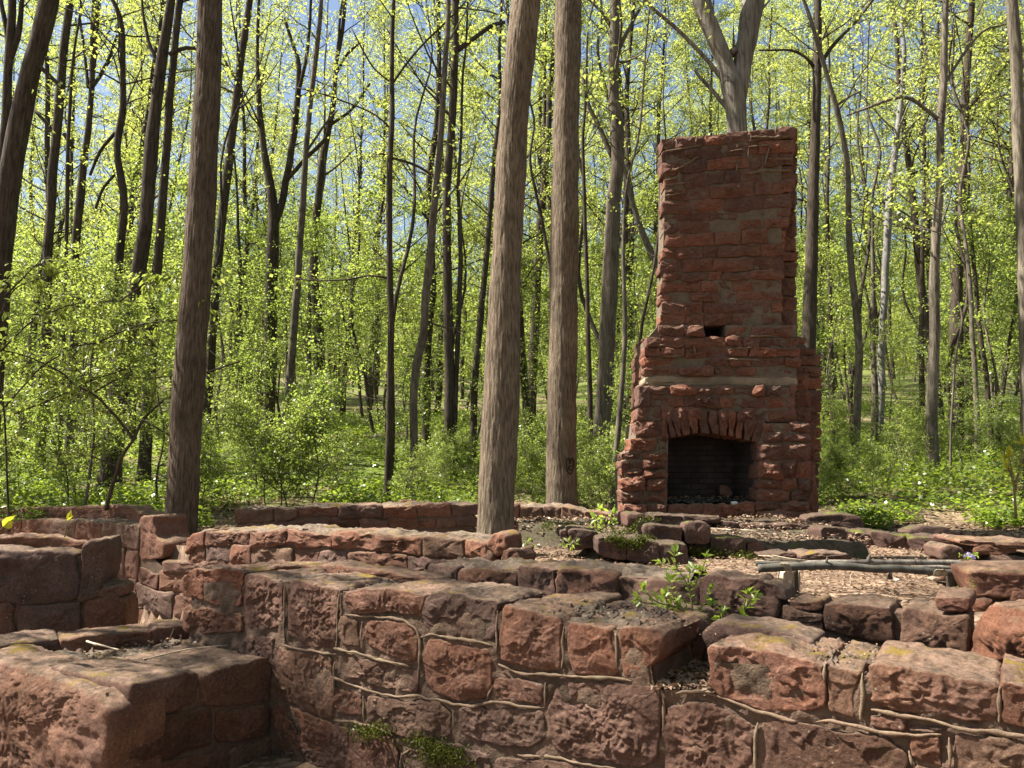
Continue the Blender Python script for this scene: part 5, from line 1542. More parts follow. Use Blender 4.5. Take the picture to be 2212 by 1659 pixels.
# dead fork behind the chimney
tree("dead_tree", "pale weathered tree forking into two bare limbs directly behind the chimney top", 12.6,
     [(1600, 700, 50), (1597, 400, 46), (1594, 270, 42), (1590, 225, 46), (1586, 190, 50), (1572, 145, 36), (1548, 90, 38), (1528, 45, 38), (1513, 0, 40)], B_PALE,
     limbs=[[(1592, 205, 44), (1602, 150, 40), (1610, 100, 42), (1618, 50, 46), (1628, 0, 50)], [(1572, 188, 14), (1545, 150, 10), (1490, 85, 9), (1440, 40, 8), (1389, 0, 8)], [(1588, 118, 24), (1582, 108, 20)],
            [(1592, 250, 10), (1560, 228, 10), (1520, 180, 8), (1500, 150, 6)], [(1594, 200, 8), (1594, 150, 7), (1591, 92, 5)]], H=14, hb=11, nl=6, ll=3, nleaf=6)
TR = [
 ("leftmost slim trunk forking into two dark limbs at the top left corner", 13, [(22, 125, 17), (18, 200, 18), (12, 280, 19), (5, 350, 20), (0, 430, 20)], B_BROWN, [[(22, 125, 14), (12, 60, 11), (3, 0, 9)], [(22, 125, 14), (40, 70, 12), (50, 0, 9)]], 18),
 ("heavy dark trunk leaning right at the left edge", 11, [(106, 0, 38), (88, 80, 37), (64, 150, 38), (46, 240, 41), (30, 330, 42), (14, 430, 44), (0, 540, 46), (-12, 700, 48)], B_BROWN, [[(70, 130, 10), (130, 190, 8), (150, 300, 0.1)][:2]], 20),
 ("dark straight trunk right of the heavy leaning one", 17, [(152, 0, 16), (140, 90, 16), (128, 230, 18), (120, 320, 19), (112, 400, 19), (105, 520, 18), (100, 700, 19)], B_BROWN, [[(72, 236, 7), (100, 262, 8), (118, 290, 9)], [(140, 290, 9), (160, 320, 7)]], 20),
 ("very thin dark stem between two left trunks", 16, [(165, 70, 5), (153, 170, 6), (150, 260, 7), (145, 400, 8), (143, 510, 8), (140, 700, 8)], B_BROWN, [], 14),
 ("trunk splitting into three upright limbs near the left", 20, [(198, 180, 11), (190, 290, 13), (182, 340, 15), (172, 430, 17), (165, 510, 17), (160, 700, 17)], B_BROWN, [[(192, 190, 8), (180, 110, 6), (170, 20, 5)], [(198, 180, 9), (205, 80, 8), (215, 0, 7)], [(200, 190, 8), (232, 130, 7), (252, 75, 5)]], 20),
 ("dark curving trunk with an S bend on the left", 15, [(240, 0, 8), (258, 20, 10), (265, 60, 12), (267, 150, 12), (266, 230, 14), (257, 285, 15), (249, 330, 14), (262, 380, 15), (271, 440, 17), (263, 520, 17), (255, 600, 19), (252, 720, 20)], B_BROWN, [[(250, 285, 8), (215, 330, 7), (195, 380, 6)], [(250, 375, 6), (222, 402, 6), (208, 450, 6)]], 17),
 ("stout dark trunk leaning right with a side limb, left of the thick brown one", 14, [(370, 0, 18), (360, 60, 20), (350, 130, 23), (340, 210, 25), (330, 290, 27), (320, 400, 29), (312, 500, 30), (303, 560, 31), (290, 640, 34), (277, 700, 38), (268, 760, 44)], B_BROWN, [[(342, 140, 8), (320, 90, 8), (310, 30, 6), (307, 0, 5)], [(365, 120, 9), (400, 98, 9), (428, 97, 7), (450, 130, 5)]], 22),
 ("dark trunk close beside the stout leaning one", 15.5, [(390, 0, 14), (380, 80, 14), (372, 170, 15), (365, 220, 17), (360, 320, 17), (352, 430, 19), (345, 530, 20), (338, 600, 21), (330, 670, 24), (325, 760, 26)], B_BROWN, [], 21),
 ("slim trunk just right of the thick brown one", 18, [(540, 0, 14), (525, 100, 15), (515, 180, 16), (505, 260, 17), (497, 330, 18), (488, 400, 19), (478, 500, 18), (470, 600, 17), (462, 680, 18)], B_BROWN, [[(512, 180, 6), (490, 140, 6), (478, 110, 5)]], 20),
 ("forked trunk with two spreading limbs meeting at mid height, left of centre", 20, [(556, 90, 7), (557, 160, 9), (560, 240, 12), (570, 320, 14), (585, 400, 18), (592, 470, 23), (590, 530, 26), (588, 600, 26), (585, 700, 27), (582, 780, 24), (580, 900, 26)], B_BROWN, [[(594, 480, 17), (612, 430, 16), (625, 350, 15), (635, 280, 15), (645, 200, 13), (648, 140, 11), (640, 110, 8), (615, 40, 7)], [(645, 200, 9), (665, 120, 8), (672, 0, 6)], [(620, 390, 10), (660, 340, 9), (700, 300, 8)]], 20),
 ("slender leaning trunk with bare lower stem, centre left", 17, [(694, 0, 9), (685, 100, 11), (672, 220, 11), (662, 330, 12), (655, 420, 14), (648, 520, 15), (642, 640, 16), (632, 760, 17), (620, 880, 18), (612, 1000, 19)], B_GREY, [[(660, 330, 6), (700, 270, 5), (730, 240, 4)]], 20),
 ("trunk with a thick bend, right of the slender leaning one", 22, [(727, 140, 9), (718, 240, 12), (706, 300, 15), (690, 400, 16), (680, 500, 18), (678, 600, 20), (688, 700, 22), (692, 800, 22), (688, 900, 22), (685, 955, 24)], B_BROWN, [[(724, 170, 7), (745, 120, 6), (780, 90, 5)], [(712, 270, 8), (760, 240, 6), (800, 180, 5)], [(727, 140, 7), (735, 60, 6), (740, 0, 5)]], 18),
 ("thin brown stem beside the trunk with a thick bend", 22, [(680, 480, 6), (670, 600, 9), (666, 700, 11), (666, 800, 11), (665, 930, 13)], B_GREY, [], 15),
 ("dark pole straight trunk standing alone at the centre left", 13, [(850, 0, 8), (847, 60, 9), (846, 150, 10), (848, 240, 11), (842, 350, 12), (843, 450, 13), (843, 550, 13), (845, 650, 14), (843, 750, 14), (843, 850, 14), (840, 960, 14), (836, 1085, 17)], B_BROWN,
   [[(842, 175, 4), (800, 140, 4), (760, 60, 3)], [(845, 280, 5), (810, 240, 4), (740, 215, 4), (640, 190, 3)], [(850, 180, 5), (900, 110, 5), (960, 50, 4), (1010, 0, 3)], [(846, 340, 5), (820, 330, 5), (812, 328, 3)], [(848, 342, 6), (900, 355, 6), (940, 385, 7)], [(838, 600, 5), (800, 590, 4), (740, 610, 4), (640, 605, 3)]], 18),
 ("crooked trunk with a pale bare elbow near the centre", 13, [(970, 40, 11), (960, 140, 12), (954, 260, 13), (946, 360, 14), (938, 460, 16), (931, 548, 18), (921, 628, 17), (912, 668, 16), (922, 699, 15), (917, 727, 17), (902, 759, 18), (895, 806, 18), (892, 866, 17), (894, 945, 17), (894, 1025, 17), (893, 1085, 20)], B_GREY,
   [[(922, 690, 4), (945, 706, 5), (990, 708, 4)], [(896, 770, 4), (880, 769, 3)]], 18),
 ("dark broken looking trunk behind the crooked one with a thick upper limb", 16, [(985, 60, 15), (980, 200, 18), (972, 300, 17), (966, 400, 17), (965, 550, 19), (968, 650, 20), (970, 750, 22), (972, 850, 22), (970, 950, 22), (975, 1070, 26)], B_BROWN, [[(990, 112, 12), (1020, 85, 10), (1062, 48, 9), (1092, 48, 7)], [(985, 60, 9), (982, 20, 8), (990, 0, 7)]], 18),
 ("thin dark stem right of the dark broken looking trunk", 16, [(1000, 160, 5), (990, 400, 7), (995, 560, 10), (991, 700, 11), (985, 830, 11), (982, 1000, 12)], B_BROWN, [], 15),
 ("leaning slim trunk just left of the tall tan trunk", 19, [(1082, 215, 8), (1072, 300, 10), (1063, 380, 11), (1057, 470, 11), (1046, 600, 13), (1036, 700, 14), (1026, 800, 15), (1020, 950, 16)], B_BROWN, [], 17),
 ("trunk half hidden between the tall tan trunk and the carved one", 24, [(1178, 380, 14), (1168, 460, 17), (1163, 540, 19), (1158, 650, 20), (1152, 760, 21), (1148, 900, 22)], B_BROWN, [], 19),
 ("thin curving stem between the two tall straight trunks", 12.5, [(1140, 340, 5), (1155, 400, 6), (1172, 480, 7), (1185, 560, 7)], B_BROWN, [], 10),
 ("dark spindly stem right of the carved trunk", 14, [(1270, 60, 4), (1266, 200, 6), (1258, 300, 7), (1262, 420, 8), (1265, 550, 9), (1268, 700, 10), (1275, 850, 12), (1275, 1010, 13)], B_BROWN, [], 15),
 ("large dark trunk with thick left limb, left of the chimney", 16.5, [(1330, 0, 20), (1328, 100, 22), (1325, 200, 24), (1334, 290, 30), (1334, 370, 27), (1326, 430, 29), (1322, 520, 34), (1318, 620, 36), (1312, 720, 34), (1308, 820, 34), (1300, 920, 36), (1294, 1000, 40)], bark_mat("grey brown furrowed bark", (0.075, 0.06, 0.045), (0.17, 0.14, 0.11), 30, 0.12, 1, 0.02),
   [[(1328, 345, 13), (1300, 290, 11), (1270, 225, 9), (1258, 150, 7)], [(1335, 110, 10), (1360, 60, 8), (1390, 10, 6)]], 20),
 ("thin crooked stem close to the left side of the chimney", 13, [(1395, 90, 4), (1380, 300, 5), (1352, 400, 6), (1345, 550, 8), (1350, 700, 10), (1342, 850, 12), (1331, 970, 13), (1322, 1070, 15)], B_GREY, [], 13),
 ("slanting pale grey trunk leaning left behind the chimney shaft", 19, [(1340, 330, 8), (1360, 420, 11), (1385, 500, 14), (1412, 560, 15), (1440, 640, 17), (1470, 760, 18)], B_GREY, [], 16),
 ("dark trunk just right of the chimney top", 18, [(1767, 0, 14), (1765, 130, 17), (1762, 250, 20), (1757, 380, 23), (1755, 480, 25), (1753, 550, 26), (1750, 650, 29), (1745, 760, 31), (1742, 900, 33)], B_BROWN, [[(1768, 150, 9), (1800, 95, 8), (1850, 40, 6), (1890, 0, 5)], [(1755, 145, 7), (1735, 112, 6), (1690, 106, 5), (1640, 110, 4)]], 21),
 ("grey trunk with wavy outline right of the chimney", 16, [(1738, 0, 7), (1757, 60, 8), (1778, 130, 10), (1793, 190, 9), (1807, 230, 12), (1820, 290, 12), (1830, 350, 12), (1832, 450, 12), (1838, 530, 14), (1842, 600, 14), (1852, 680, 16), (1856, 760, 16), (1853, 850, 16), (1850, 950, 16), (1848, 1030, 19)], B_GREY, [[(1808, 232, 6), (1830, 215, 5), (1860, 200, 4)]], 17),
 ("smooth blue grey trunk on the right", 21, [(1950, 200, 10), (1938, 280, 12), (1930, 350, 14), (1922, 420, 14), (1918, 500, 16), (1912, 600, 15), (1908, 700, 15), (1905, 800, 16), (1900, 900, 19), (1897, 965, 23)], B_SMOOTH, [[(1935, 330, 6), (1960, 280, 5), (2010, 230, 4)], [(1905, 930, 8), (1885, 950, 8), (1870, 985, 6)]], 17),
 ("brown twin stem leaning on the smooth blue grey trunk", 20.8, [(1884, 420, 6), (1886, 600, 9), (1888, 760, 12), (1890, 870, 15), (1890, 965, 17)], B_GREY, [], 14),
 ("rough grey trunk with broken stub, in front on the right", 15, [(2040, 0, 13), (2040, 100, 15), (2038, 200, 16), (2033, 270, 17), (2031, 350, 16), (2027, 450, 18), (2022, 540, 19), (2018, 620, 22), (2020, 700, 22), (2015, 800, 22), (2013, 900, 24), (2016, 1000, 26), (2018, 1080, 29)], bark_mat("rough grey bark", (0.09, 0.075, 0.058), (0.22, 0.185, 0.145), 22, 0.16, 1.0, 0.02),
   [[(2030, 262, 9), (2005, 240, 8), (1960, 205, 8), (1925, 212, 7), (1880, 230, 6), (1830, 248, 4)], [(2040, 180, 7), (2080, 120, 6), (2125, 60, 5), (2190, 48, 4)], [(2024, 450, 12), (2016, 446, 9)], [(2020, 640, 9), (2032, 640, 8)]], 19),
 ("dark trunk behind the rough grey one with a stub", 19, [(2100, 0, 12), (2094, 60, 14), (2086, 180, 16), (2082, 280, 18), (2078, 380, 18), (2073, 500, 19), (2068, 600, 24), (2066, 720, 28), (2066, 850, 29), (2064, 980, 34)], B_BROWN, [[(2088, 240, 7), (2130, 190, 7), (2180, 130, 6)], [(2084, 270, 6), (2130, 240, 5), (2170, 200, 4)]], 20),
 ("right edge trunk with rough grey brown bark", 12, [(2186, 0, 22), (2194, 100, 23), (2198, 200, 24), (2200, 300, 25), (2205, 400, 24), (2209, 500, 24), (2214, 650, 25), (2222, 900, 28)], bark_mat("rough grey brown bark", (0.09, 0.075, 0.055), (0.21, 0.18, 0.14), 24, 0.14, 1.0, 0.02), [], 20),  # grey brown is the bark's own colour
 ("slim stem left of a leaning pair at the far right", 17, [(2090, 560, 8), (2097, 658, 9), (2105, 790, 10), (2109, 900, 11), (2111, 1045, 12)], B_GREY, [], 13),
 ("left stem of the leaning pair at the far right", 18, [(2090, 440, 7), (2111, 658, 9), (2128, 800, 10), (2140, 930, 11), (2145, 990, 12)], B_BROWN, [], 13),
 ("right stem of the leaning pair, bending left as it falls to the ground", 18.2, [(2205, 560, 6), (2190, 690, 8), (2172, 790, 9), (2158, 900, 10), (2157, 985, 11)], B_BROWN, [], 13),
 ("thin pale sapling stem between the rough grey trunk and the slim stem", 14, [(2062, 750, 4), (2058, 860, 5), (2054, 980, 5), (2050, 1090, 6)], B_GREY, [], 6),
 ("dark stem behind the smooth trunk on the right", 24, [(1998, 300, 7), (1994, 500, 9), (1990, 700, 11), (1992, 950, 12)], B_BROWN, [], 17),
 ("slim brown stem between the chimney and the wavy grey trunk", 23, [(1790, 300, 6), (1788, 500, 8), (1795, 700, 9), (1800, 950, 11)], B_BROWN, [], 16),
 ("thin dark stem left of the forked trunk", 21, [(512, 400, 5), (515, 520, 7), (520, 640, 8), (522, 820, 9)], B_BROWN, [], 15),
]
for lab, Y, pts, bark, limbs, H in TR:
    lim = [[q for q in l if q[2] > 0.5] for l in limbs]
    hh = max(4.5, H * 0.42)
    big = pts[len(pts) // 2][2] > 9
    tree("tree", lab, Y, pts, bark, lim, H=H, hb=hh, nl=(16 if Y > 14.5 else 9) if big else 9, ll=2.5 if big else 1.4, ntw=7, nleaf=13, ls=0.085, tonec=0.45, lean=0.0)

# ------------------------------------------------------------------ the wood behind: copies of a few kinds of tree
def proto_tree(name, label, cat, group, H, hb, nl, ll, ntw, nleaf, ls, r0, seed, mat, bark, tonec, droop=0.25, flat=0.5, el=(0.2, 0.8), wob=0.25):
    rs = np.random.RandomState(seed)
    n = 14
    z = np.linspace(-0.3, H, n)
    P = np.stack([np.cumsum(rs.normal(0, wob, n)) * 0.5, np.cumsum(rs.normal(0, wob, n)) * 0.5, z], 1)
    P[:, :2] -= P[1, :2]
    R = r0 * (1 - 0.9 * np.linspace(0, 1, n) ** 1.1)
    P, R = densify(P, R, 0.5)
    th = thing(name, label, cat, (0, 0, 0), group)
    M = MB(); tube(M, P, R, 9); M.build("trunk", bark, th)
    MBr, ML = MB(), MB()
    for q in range(nl):
        h = hb + (H * 0.98 - hb) * rs.rand() ** 0.9
        j = int(np.clip(np.searchsorted(P[:, 2], h), 1, len(P) - 1))
        fr = (h - hb) / (H - hb)
        L = ll * (1.2 - 0.8 * fr) * rs.uniform(0.5, 1.25)
        lp = limb_path(P[j], rs.uniform(0, 6.283), rs.uniform(*el), L, rs)
        lr = np.linspace(max(0.008, R[j] * 0.35), 0.004, len(lp))
        tube(MBr, lp, lr, 4, capend=False)
        branch_leaves(MBr, ML, lp, lr, rs, ntw, ll * 0.32, nleaf, ls, tonec, droop, flat=flat)
    MBr.build("branches", bark, th)
    ML.build("crown", mat, th)
    return th
LT = "slim leafy tree, one of many alike standing in the wood behind the ruin"
LU = "low leafy understory tree with level sprays of fresh leaves, among many alike"
tall = [proto_tree("woodland_tree", LT, "tree", G, 21, 5.0, 52, 3.2, 9, 40, 0.068, 0.14, 40 + i, L_CANOPY, B_BROWN, 0.45) for i in range(3)]
under = [proto_tree("understory_tree", LU, "tree", "understory trees below the tall wood", 6.5, 0.9, 44, 2.0, 8, 16, 0.080, 0.045, 60 + i, L_UNDER, B_GREY, 0.5, droop=0.12, flat=0.35, el=(-0.05, 0.5)) for i in range(3)]
LS = "leafy green shrub at the edge of the wood, among many alike"
shrub = [proto_tree("woodland_shrub", LS, "shrub", "shrubs at the edge of the wood", 2.2, 0.1, 34, 1.1, 7, 18, 0.055, 0.018, 80 + i, L_UNDER, B_GREY, 0.45, droop=0.1, flat=0.6, el=(0.1, 0.9)) for i in range(3)]

LP = "thin bare stemmed young tree with few leaves, among many alike in the wood"
pole = [proto_tree("young_tree", LP, "tree", "thin young trees in the wood", 11, 3.0, 13, 1.7, 5, 9, 0.07, 0.055, 120 + i, L_CANOPY, B_BROWN, 0.4, wob=0.34) for i in range(3)]
used = {}
def plant(kind, x, y, rs, s):
    p = kind[rs.randint(len(kind))]
    loc = (x, y, gz(x, y) - 0.02)
    if p.name not in used:
        used[p.name] = 1
        p.location = loc; p.rotation_euler = (0, 0, rs.uniform(0, 6.283)); p.scale = (s, s, s)
        return p
    return copy_thing(p, loc, rs.uniform(0, 6.283), s)

def inview(x, y, m=1.5):
    return abs(x) < y * 0.67 + m
rs = np.random.RandomState(77)
def scatter(kind, y0, y1, n, smin, smax, mind, m=1.5, keep=None):
    pts = []
    tries = 0
    while len(pts) < n and tries < 20000:
        tries += 1
        y = math.sqrt(rs.uniform(y0 * y0, y1 * y1)); x = rs.uniform(-1, 1) * (y * 0.67 + m)
        if keep and not keep(x, y): continue
        if any((x - a) ** 2 + (y - b) ** 2 < (mind * (0.6 + y / 40)) ** 2 for a, b in pts): continue
        pts.append((x, y)); plant(kind, x, y, rs, rs.uniform(smin, smax))
    return len(pts)
kp = lambda x, y: not (-0.48 < x / y < -0.08 and rs.rand() < 0.55)
scatter(tall, 19, 32, 15, 0.85, 1.1, 2.2, 1.0, kp)
scatter(tall, 32, 50, 30, 0.95, 1.3, 2.2, 1.0, kp)
scatter(tall, 50, 75, 34, 1.1, 1.5, 2.2, 0.0, kp)
scatter(pole, 14.5, 28, 26, 0.8, 1.3, 1.2)
scatter(pole, 28, 48, 40, 1.0, 1.7, 1.2)
scatter(under, 18, 30, 30, 0.8, 1.2, 1.8)
scatter(under, 30, 48, 40, 1.0, 1.6, 1.8)
scatter(under, 46, 74, 46, 1.2, 2.0, 1.6, 0.0)
# unseen trees of the wood beside and behind the camera, added to shade the clearing
for x, y, s in [(-7.6, 5.6, 0.85), (-14.5, 11.2, 1.0), (-6.0, -4.0, 1.0), (-2.0, -7.5, 1.05), (3.0, -6.5, 1.0), (7.5, -4.5, 1.0), (9.5, 0.5, 1.0), (11.5, 5.5, 1.05), (0.5, -12, 1.1), (-9, -9, 1.1), (8, -11, 1.1), (13, -1, 1.1), (-13, -2, 1.0), (1.6, -2.6, 1.0), (5.0, -0.6, 0.95), (8.0, 2.6, 1.0), (-3.2, -2.4, 1.0), (9.6, 6.6, 0.9), (4.6, -3.6, 1.0), (-0.8, -4.4, 1.1), (11, 3, 1.1)]:
    tag(plant(tall, x, y, rs, s), "unseen leafy tree of the wood, added outside the picture to shade the clearing", None, "added shade trees round the clearing")
# thicket on the left, right up to the ruin
for x, y, s in [(-7.2, 10.6, 0.62), (-6.0, 10.9, 0.6), (-6.9, 12.4, 0.7), (-5.2, 11.6, 0.55), (-9.3, 13.6, 0.8), (-4.4, 13.4, 0.5), (-10.2, 15.4, 0.9), (-8.4, 16, 0.9), (-6.2, 15.9, 0.8), (-2.4, 16.8, 0.55),
                (-0.6, 17.5, 0.5), (1.2, 17.2, 0.55), (3.0, 18, 0.6), (-11.5, 17, 0.9), (5.5, 19, 0.6), (9.5, 19.5, 0.6), (12, 18, 0.6), (7.6, 20, 0.6), (2.2, 13.6, 0.45), (3.9, 14.6, 0.5), (9.0, 15.5, 0.42)]:
    plant(under, x, y, rs, s * 0.86)
for i in range(10):
    x = -8.2 + 5.2 * rs.rand(); y = 9.9 + 2.4 * rs.rand() 
    plant(shrub, x, y, rs, rs.uniform(0.55, 0.95))
for i in range(15):
    y = 11.5 + 5 * rs.rand(); x = -3.6 + 5.2 * rs.rand()
    plant(shrub, x, y, rs, rs.uniform(0.3, 0.55))
for i in range(26):
    y = 12 + 8 * rs.rand(); x = y * (0.36 + 0.34 * rs.rand())
    plant(shrub, x, y, rs, rs.uniform(0.25, 0.6))
for i in range(10):
    y = 11.2 + 3 * rs.rand(); x = 0.6 + 1.6 * rs.rand()
    plant(shrub, x, y, rs, rs.uniform(0.3, 0.6))
for p in tall + under + shrub + pole:
    if p.name not in used:
        plant([p], rs.uniform(-6, 6), 24.0, rs, 1.0)

# the far wood, read as one mass of leaves
rs = np.random.RandomState(5)
M = MB()
n = 90000
y = rs.uniform(78, 100, n); x = rs.uniform(-1, 1, n) * (y * 0.72)
cl = vn(np.stack([x * 0.16, y * 0.16, np.zeros(n)], 1), 3)
z = ground_z(x, y) + rs.rand(n) ** 1.15 * (13 + 5 * cl)
leaves(M, np.stack([x, y, z], 1), rs.normal(0, 1, (n, 3)), rs.normal(0, 1, (n, 3)), rs.uniform(0.25, 0.55, n), rs.uniform(0.2, 0.4, n), np.clip(0.5 + 0.25 * cl + rs.normal(0, 0.15, n), 0, 1))
tag(M.build("distant_wood", L_CANOPY), "far off mass of spring foliage closing the view beyond the trees", "distant wood", kind="stuff")

# herbs covering the woodland floor
M = MB(); MS = MB()
n = 150000
y = 10.0 + 26 * rs.rand(n) ** 1.6; x = rs.uniform(-1, 1, n) * (y * 0.70 + 0.5)
dens = vn(np.stack([x * 0.55, y * 0.55, np.zeros(n)], 1), 8) + 0.5 * vn(np.stack([x * 1.7, y * 1.7, np.zeros(n)], 1), 9)
ok = (dens > np.where(x > 1.5, -0.3, -0.35)) & ~((np.abs(x - 2.2) < 2.2) & (y < 10.6))
x, y, dens = x[ok], y[ok], dens[ok]
n = len(x)
z = ground_z(x, y) + 0.03 + rs.rand(n) ** 1.5 * (0.22 + 0.18 * np.clip(dens, 0, 1))
ln = rs.normal(0, 0.45, (n, 3)); ln[:, 2] += 1
d = rs.normal(0, 1, (n, 3)); d[:, 2] *= 0.35
s = rs.uniform(0.04, 0.085, n) * (1 + 0.02 * (y - 10))
leaves(M, np.stack([x, y, z], 1), d, ln, s, s * 0.75, np.clip(0.5 + 0.25 * dens + rs.normal(0, 0.15, n), 0, 1))
tag(M.build("ground_cover", L_HERB), "low green herbs covering the woodland floor beyond the walls", "ground cover", kind="stuff")

# ------------------------------------------------------------------ saplings and seedlings near the camera
def stemmed(name, label, cat, Y, stems, spr, L, mat, seed, rpx=4.0, zf=None, leafstep=0.035, pairs=True, upright=0.5, tips=4):
    """small plant traced by its stems; leaves grow in opposite pairs"""
    rs = np.random.RandomState(seed)
    base = at(*stems[0][0], Y)
    th = thing(name, label, cat, tuple(base))
    M, ML = MB(), MB()
    for si, st in enumerate(stems):
        oy = rs.uniform(-0.06, 0.06)
        P = np.array([at(x, y, Y + oy * j / max(1, len(st) - 1)) for j, (x, y) in enumerate(st)])
        P, R = densify(P, np.linspace(rpx, rpx * 0.35, len(P)) * 0.5 * mpp(1200, Y), leafstep * 0.5)
        tube(M, P, R, 6)
        nP = len(P)
        pos, dd, nn = [], [], []
        for j in range(int(nP * spr), nP, 2):
            t = P[min(j + 1, nP - 1)] - P[max(j - 1, 0)]; t /= np.linalg.norm(t) + 1e-9
            a = rs.uniform(0, 6.28)
            for sg in (0, math.pi):
                v = np.cross(t, [math.cos(a + sg), math.sin(a + sg), 0.3]); v /= np.linalg.norm(v) + 1e-9
                dv = v * 0.8 + t * upright
                pos.append(P[j]); dd.append(dv); nn.append(np.cross(np.cross(dv, [0, 0, 1]), dv) + rs.normal(0, 0.25, 3))
        for q in range(tips):
            t = P[-1] - P[-3]; t /= np.linalg.norm(t) + 1e-9
            dv = t + rs.normal(0, 0.45, 3)
            pos.append(P[-1]); dd.append(dv); nn.append(rs.normal(0, 1, 3) + [0, -0.5, 0.5])
        k2 = len(pos)
        sz = L * rs.uniform(0.6, 1.2, k2)
        bigleaves(ML, pos, dd, nn, sz, sz * 0.48, rs.rand(k2))
    M.build("stem", M_STEM, th)
    ML.build("foliage", mat, th)
    return th
sb = [ZB(l) for l in [[(965, 960), (960, 800), (935, 680), (930, 570), (870, 470), (780, 320), (700, 200), (725, 90)], [(930, 600), (1030, 450), (1100, 290), (1140, 150)], [(960, 940), (860, 840), (740, 740), (690, 610), (672, 440)],
     [(930, 570), (900, 450), (900, 370), (990, 300)], [(850, 850), (680, 790), (480, 740), (370, 640), (330, 570)], [(980, 925), (1080, 800), (1170, 690), (1185, 590)], [(800, 830), (620, 760), (600, 640)], [(700, 860), (560, 800)], [(780, 320), (640, 260), (545, 215)], [(740, 760), (790, 700)], [(480, 760), (270, 740), (240, 690)]]]
stemmed("sprouting_bush", "bright green sprouting bush growing between the nearest wall and the boulder", "shrub", 4.02, sb, 0.2, 0.052, L_BRIGHT, 3, rpx=4.5)
stemmed("sprouting_bush", "small bright sprout in front of the boulder, right of the bigger green bush", "shrub", 3.95, [ZB(l) for l in [[(1530, 1030), (1590, 920), (1660, 830), (1740, 750), (1800, 670)], [(1650, 840), (1650, 740), (1680, 640)], [(1590, 930), (1650, 930)]]], 0.2, 0.052, L_BRIGHT, 4, rpx=3.5)
stemmed("seedling", "lowest tiny seedling between the green bush and the small bright sprout", "plant", 3.95, [ZB(l) for l in [[(1380, 990), (1360, 900), (1340, 840), (1240, 800), (1230, 750)], [(1345, 880), (1370, 830)], [(1370, 960), (1310, 940)]]], 0.3, 0.045, L_BRIGHT, 6, rpx=2.5)
stemmed("seedling", "young pale green sapling with drooping leaflets growing on the mossy shelf of the steps", "plant", 7.4, [ZS(l) for l in [[(640, 290), (650, 220), (655, 120)], [(645, 260), (690, 200), (740, 150)], [(640, 280), (600, 240), (575, 265)], [(645, 280), (700, 240), (740, 220)], [(650, 230), (610, 180)]]], 0.15, 0.085, L_BRIGHT, 8, rpx=2.5, leafstep=0.06, upright=0.15)
th = stemmed("seedling", "yellow green maple seedling on a thin stem on top of the left wall end", "plant", 5.7, [[(140, 1160), (143, 1140), (148, 1126)]], 2.0, 0.07, L_YELLOW, 12, rpx=3, tips=4)
stemmed("seedling", "big yellow green leaf hanging in from the left edge above the left wall end", "plant", 4.4, [[(-20, 1190), (-6, 1150), (6, 1138)]], 2.0, 0.10, L_YELLOW, 14, rpx=3, tips=4)
stemmed("seedling", "yellow leaved sapling at the right edge beyond the walls", "plant", 9.5, [[(2195, 1120), (2190, 1040), (2180, 985)], [(2192, 1060), (2205, 1000), (2210, 960)], [(2190, 1040), (2170, 990)]], 0.5, 0.13, L_YELLOW, 16, rpx=6, leafstep=0.14, upright=0.1, tips=5)
stemmed("seedling", "small green plant at the foot of the mossy steps on the left", "plant", 6.5, [ZS(l) for l in [[(420, 440), (410, 400), (400, 370)], [(425, 440), (440, 400), (460, 370)], [(420, 440), (370, 400)]]], 0.2, 0.05, L_UNDER, 18, rpx=2, leafstep=0.05)
stemmed("seedling", "low green plant at the foot of the tall tan trunk", "plant", 6.6, [[(1135, 1205), (1128, 1185), (1140, 1170)], [(1135, 1205), (1150, 1185)], [(1130, 1205), (1115, 1190)]], 0.1, 0.045, L_UNDER, 19, rpx=2, leafstep=0.05)
stemmed("fern", "feathery little fern in the corner of the second wall and the sunlit cross wall", "fern", 4.05, [ZR(l) for l in [[(1760, 425), (1790, 390), (1800, 340)], [(1755, 425), (1720, 400), (1690, 385)], [(1765, 425), (1810, 400), (1820, 370)]]], 0.1, 0.018, L_UNDER, 20, rpx=1.5, leafstep=0.012, upright=0.2)
# bent bare-stemmed sapling left of the thick brown trunk
bs = [[(232, 1100), (243, 1055), (258, 1015), (262, 990), (280, 960), (290, 943)], [(290, 945), (310, 905), (340, 875), (390, 838), (450, 800), (520, 780)], [(288, 945), (260, 905), (232, 880), (205, 850), (170, 835)], [(205, 850), (250, 820), (330, 818), (420, 808)], [(170, 835), (130, 800), (60, 770), (0, 755)], [(258, 1010), (200, 985), (150, 975)], [(310, 905), (400, 960), (380, 1000)]]
th = thing("bent_sapling", "bent bare stemmed sapling forking low behind the left wall, before the green thicket", "sapling", tuple(at(232, 1100, 9.3)))
M, ML = MB(), MB()
rs = np.random.RandomState(31)
for i, l in enumerate(bs):
    P = np.array([at(x, y, 9.3 + 0.05 * j * (1 if i % 2 else -1)) for j, (x, y) in enumerate(l)])
    r0 = [4.6, 3.2, 3.4, 2.2, 2.4, 1.8, 1.7][i]
    P, R = densify(P, np.linspace(r0, r0 * 0.6, len(P)) * mpp(1000, 9.3), 0.06)
    P = P + 0.02 * np.stack([fbm(P, 3, 2, 1), fbm(P, 3, 2, 2), fbm(P, 3, 2, 3)], 1)
    tube(M, P, R, 7)
    if i: branch_leaves(M, ML, P, R, rs, 9, 0.5, 16, 0.06, 0.6, 0.15)
M.build("stem", B_BROWN, th)
ML.build("foliage", L_UNDER, th)
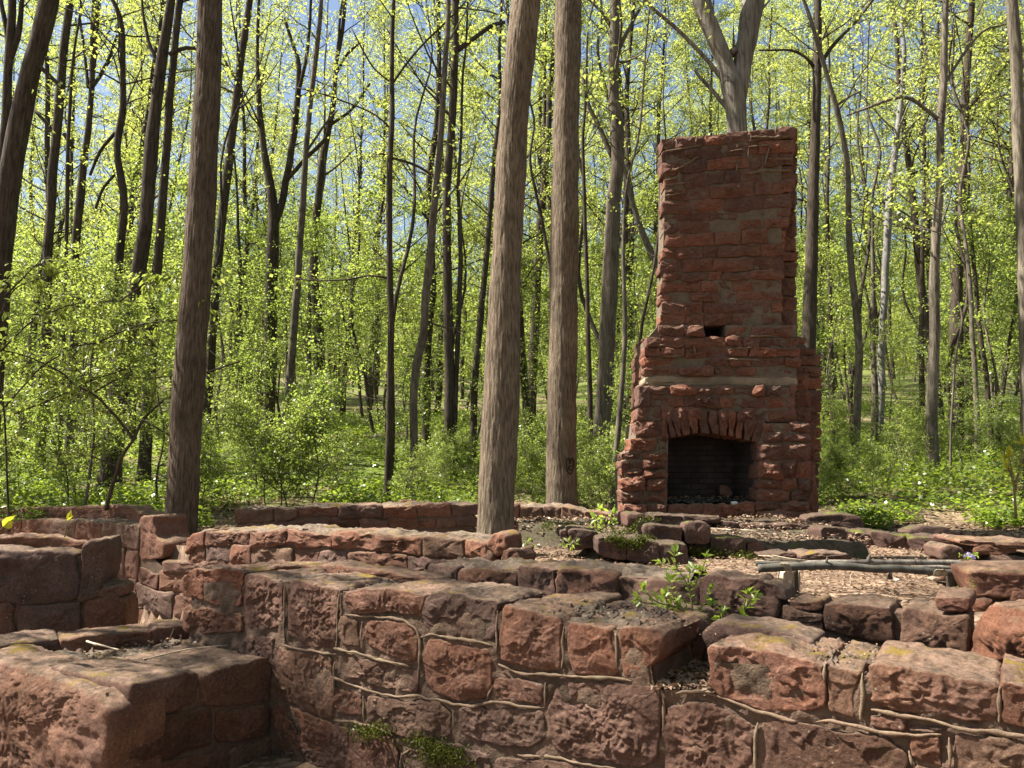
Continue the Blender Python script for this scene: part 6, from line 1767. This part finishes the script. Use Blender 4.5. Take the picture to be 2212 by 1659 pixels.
# leafy spray high on the left, near enough to show single leaves
th = thing("leafy_sapling", "leafy sapling with large drooping backlit leaves in front of the left trunks", "sapling", tuple(at(30, 1150, 9.0)))
M, ML = MB(), MB()
for i, l in enumerate([[(20, 1150), (10, 900), (-10, 700), (30, 620), (140, 585), (200, 575)], [(0, 760), (70, 690), (160, 655), (260, 650)], [(10, 880), (90, 790), (170, 745), (260, 735), (330, 748)], [(10, 640), (60, 590), (90, 560)],
                       [(200, 745), (300, 700), (400, 690), (440, 660)], [(260, 650), (330, 600), (400, 605), (425, 580)], [(15, 900), (120, 860), (200, 820), (300, 790)]]):
    P = np.array([at(x, y, 9.0 + 0.06 * j) for j, (x, y) in enumerate(l)])
    P, R = densify(P, np.linspace(2.2, 0.9, len(P)) * mpp(800, 9), 0.08)
    tube(M, P, R, 6)
    for q in range(34):
        j = rs.randint(len(P) // 4, len(P))
        v = rs.normal(0, 1, 3) * [1, 1, 0.4]; v /= np.linalg.norm(v)
        L = rs.uniform(0.2, 0.5)
        e = P[j] + v * L
        tube(M, [P[j], 0.5 * (P[j] + e) + [0, 0, 0.03], e], [0.004, 0.003, 0.002], 3)
        k2 = rs.randint(4, 8)
        s_ = rs.uniform(0.2, 1, k2)[:, None]
        pos = P[j] + (e - P[j]) * s_
        d = v + rs.normal(0, 0.5, (k2, 3)); d[:, 2] -= 0.7
        nn = rs.normal(0, 0.4, (k2, 3)) + [0, 0, 1]
        sz = rs.uniform(0.06, 0.11, k2)
        bigleaves(ML, pos, d, nn, sz, sz * 0.5, np.clip(rs.normal(0.7, 0.2, k2), 0, 1))
M.build("stem", B_BROWN, th)
ML.build("foliage", L_UNDER, th)
# violets on the cross wall
th = thing("violet_plant", "clump of small purple violets on the sunlit cross wall", "flowers", tuple(at(*ZR([(1820, 140)])[0], 5.1)))
M, ML = MB(), MB()
for q in range(46):
    x, y = 1800 + rs.normal(0, 38), 138 + rs.normal(0, 14)
    c = at(*ZR([(x, y)])[0], 5.12 + rs.normal(0, 0.04))
    k2 = 4
    bigleaves(M if q % 3 else ML, np.repeat(c[None], k2, 0), rs.normal(0, 1, (k2, 3)), rs.normal(0, 0.6, (k2, 3)) + [0, -0.6, 0.6], 0.014 if q % 3 else 0.022, 0.010, rs.rand(k2))
M.build("petals", L_VIOLET, th)
ML.build("foliage", L_BRIGHT, th)
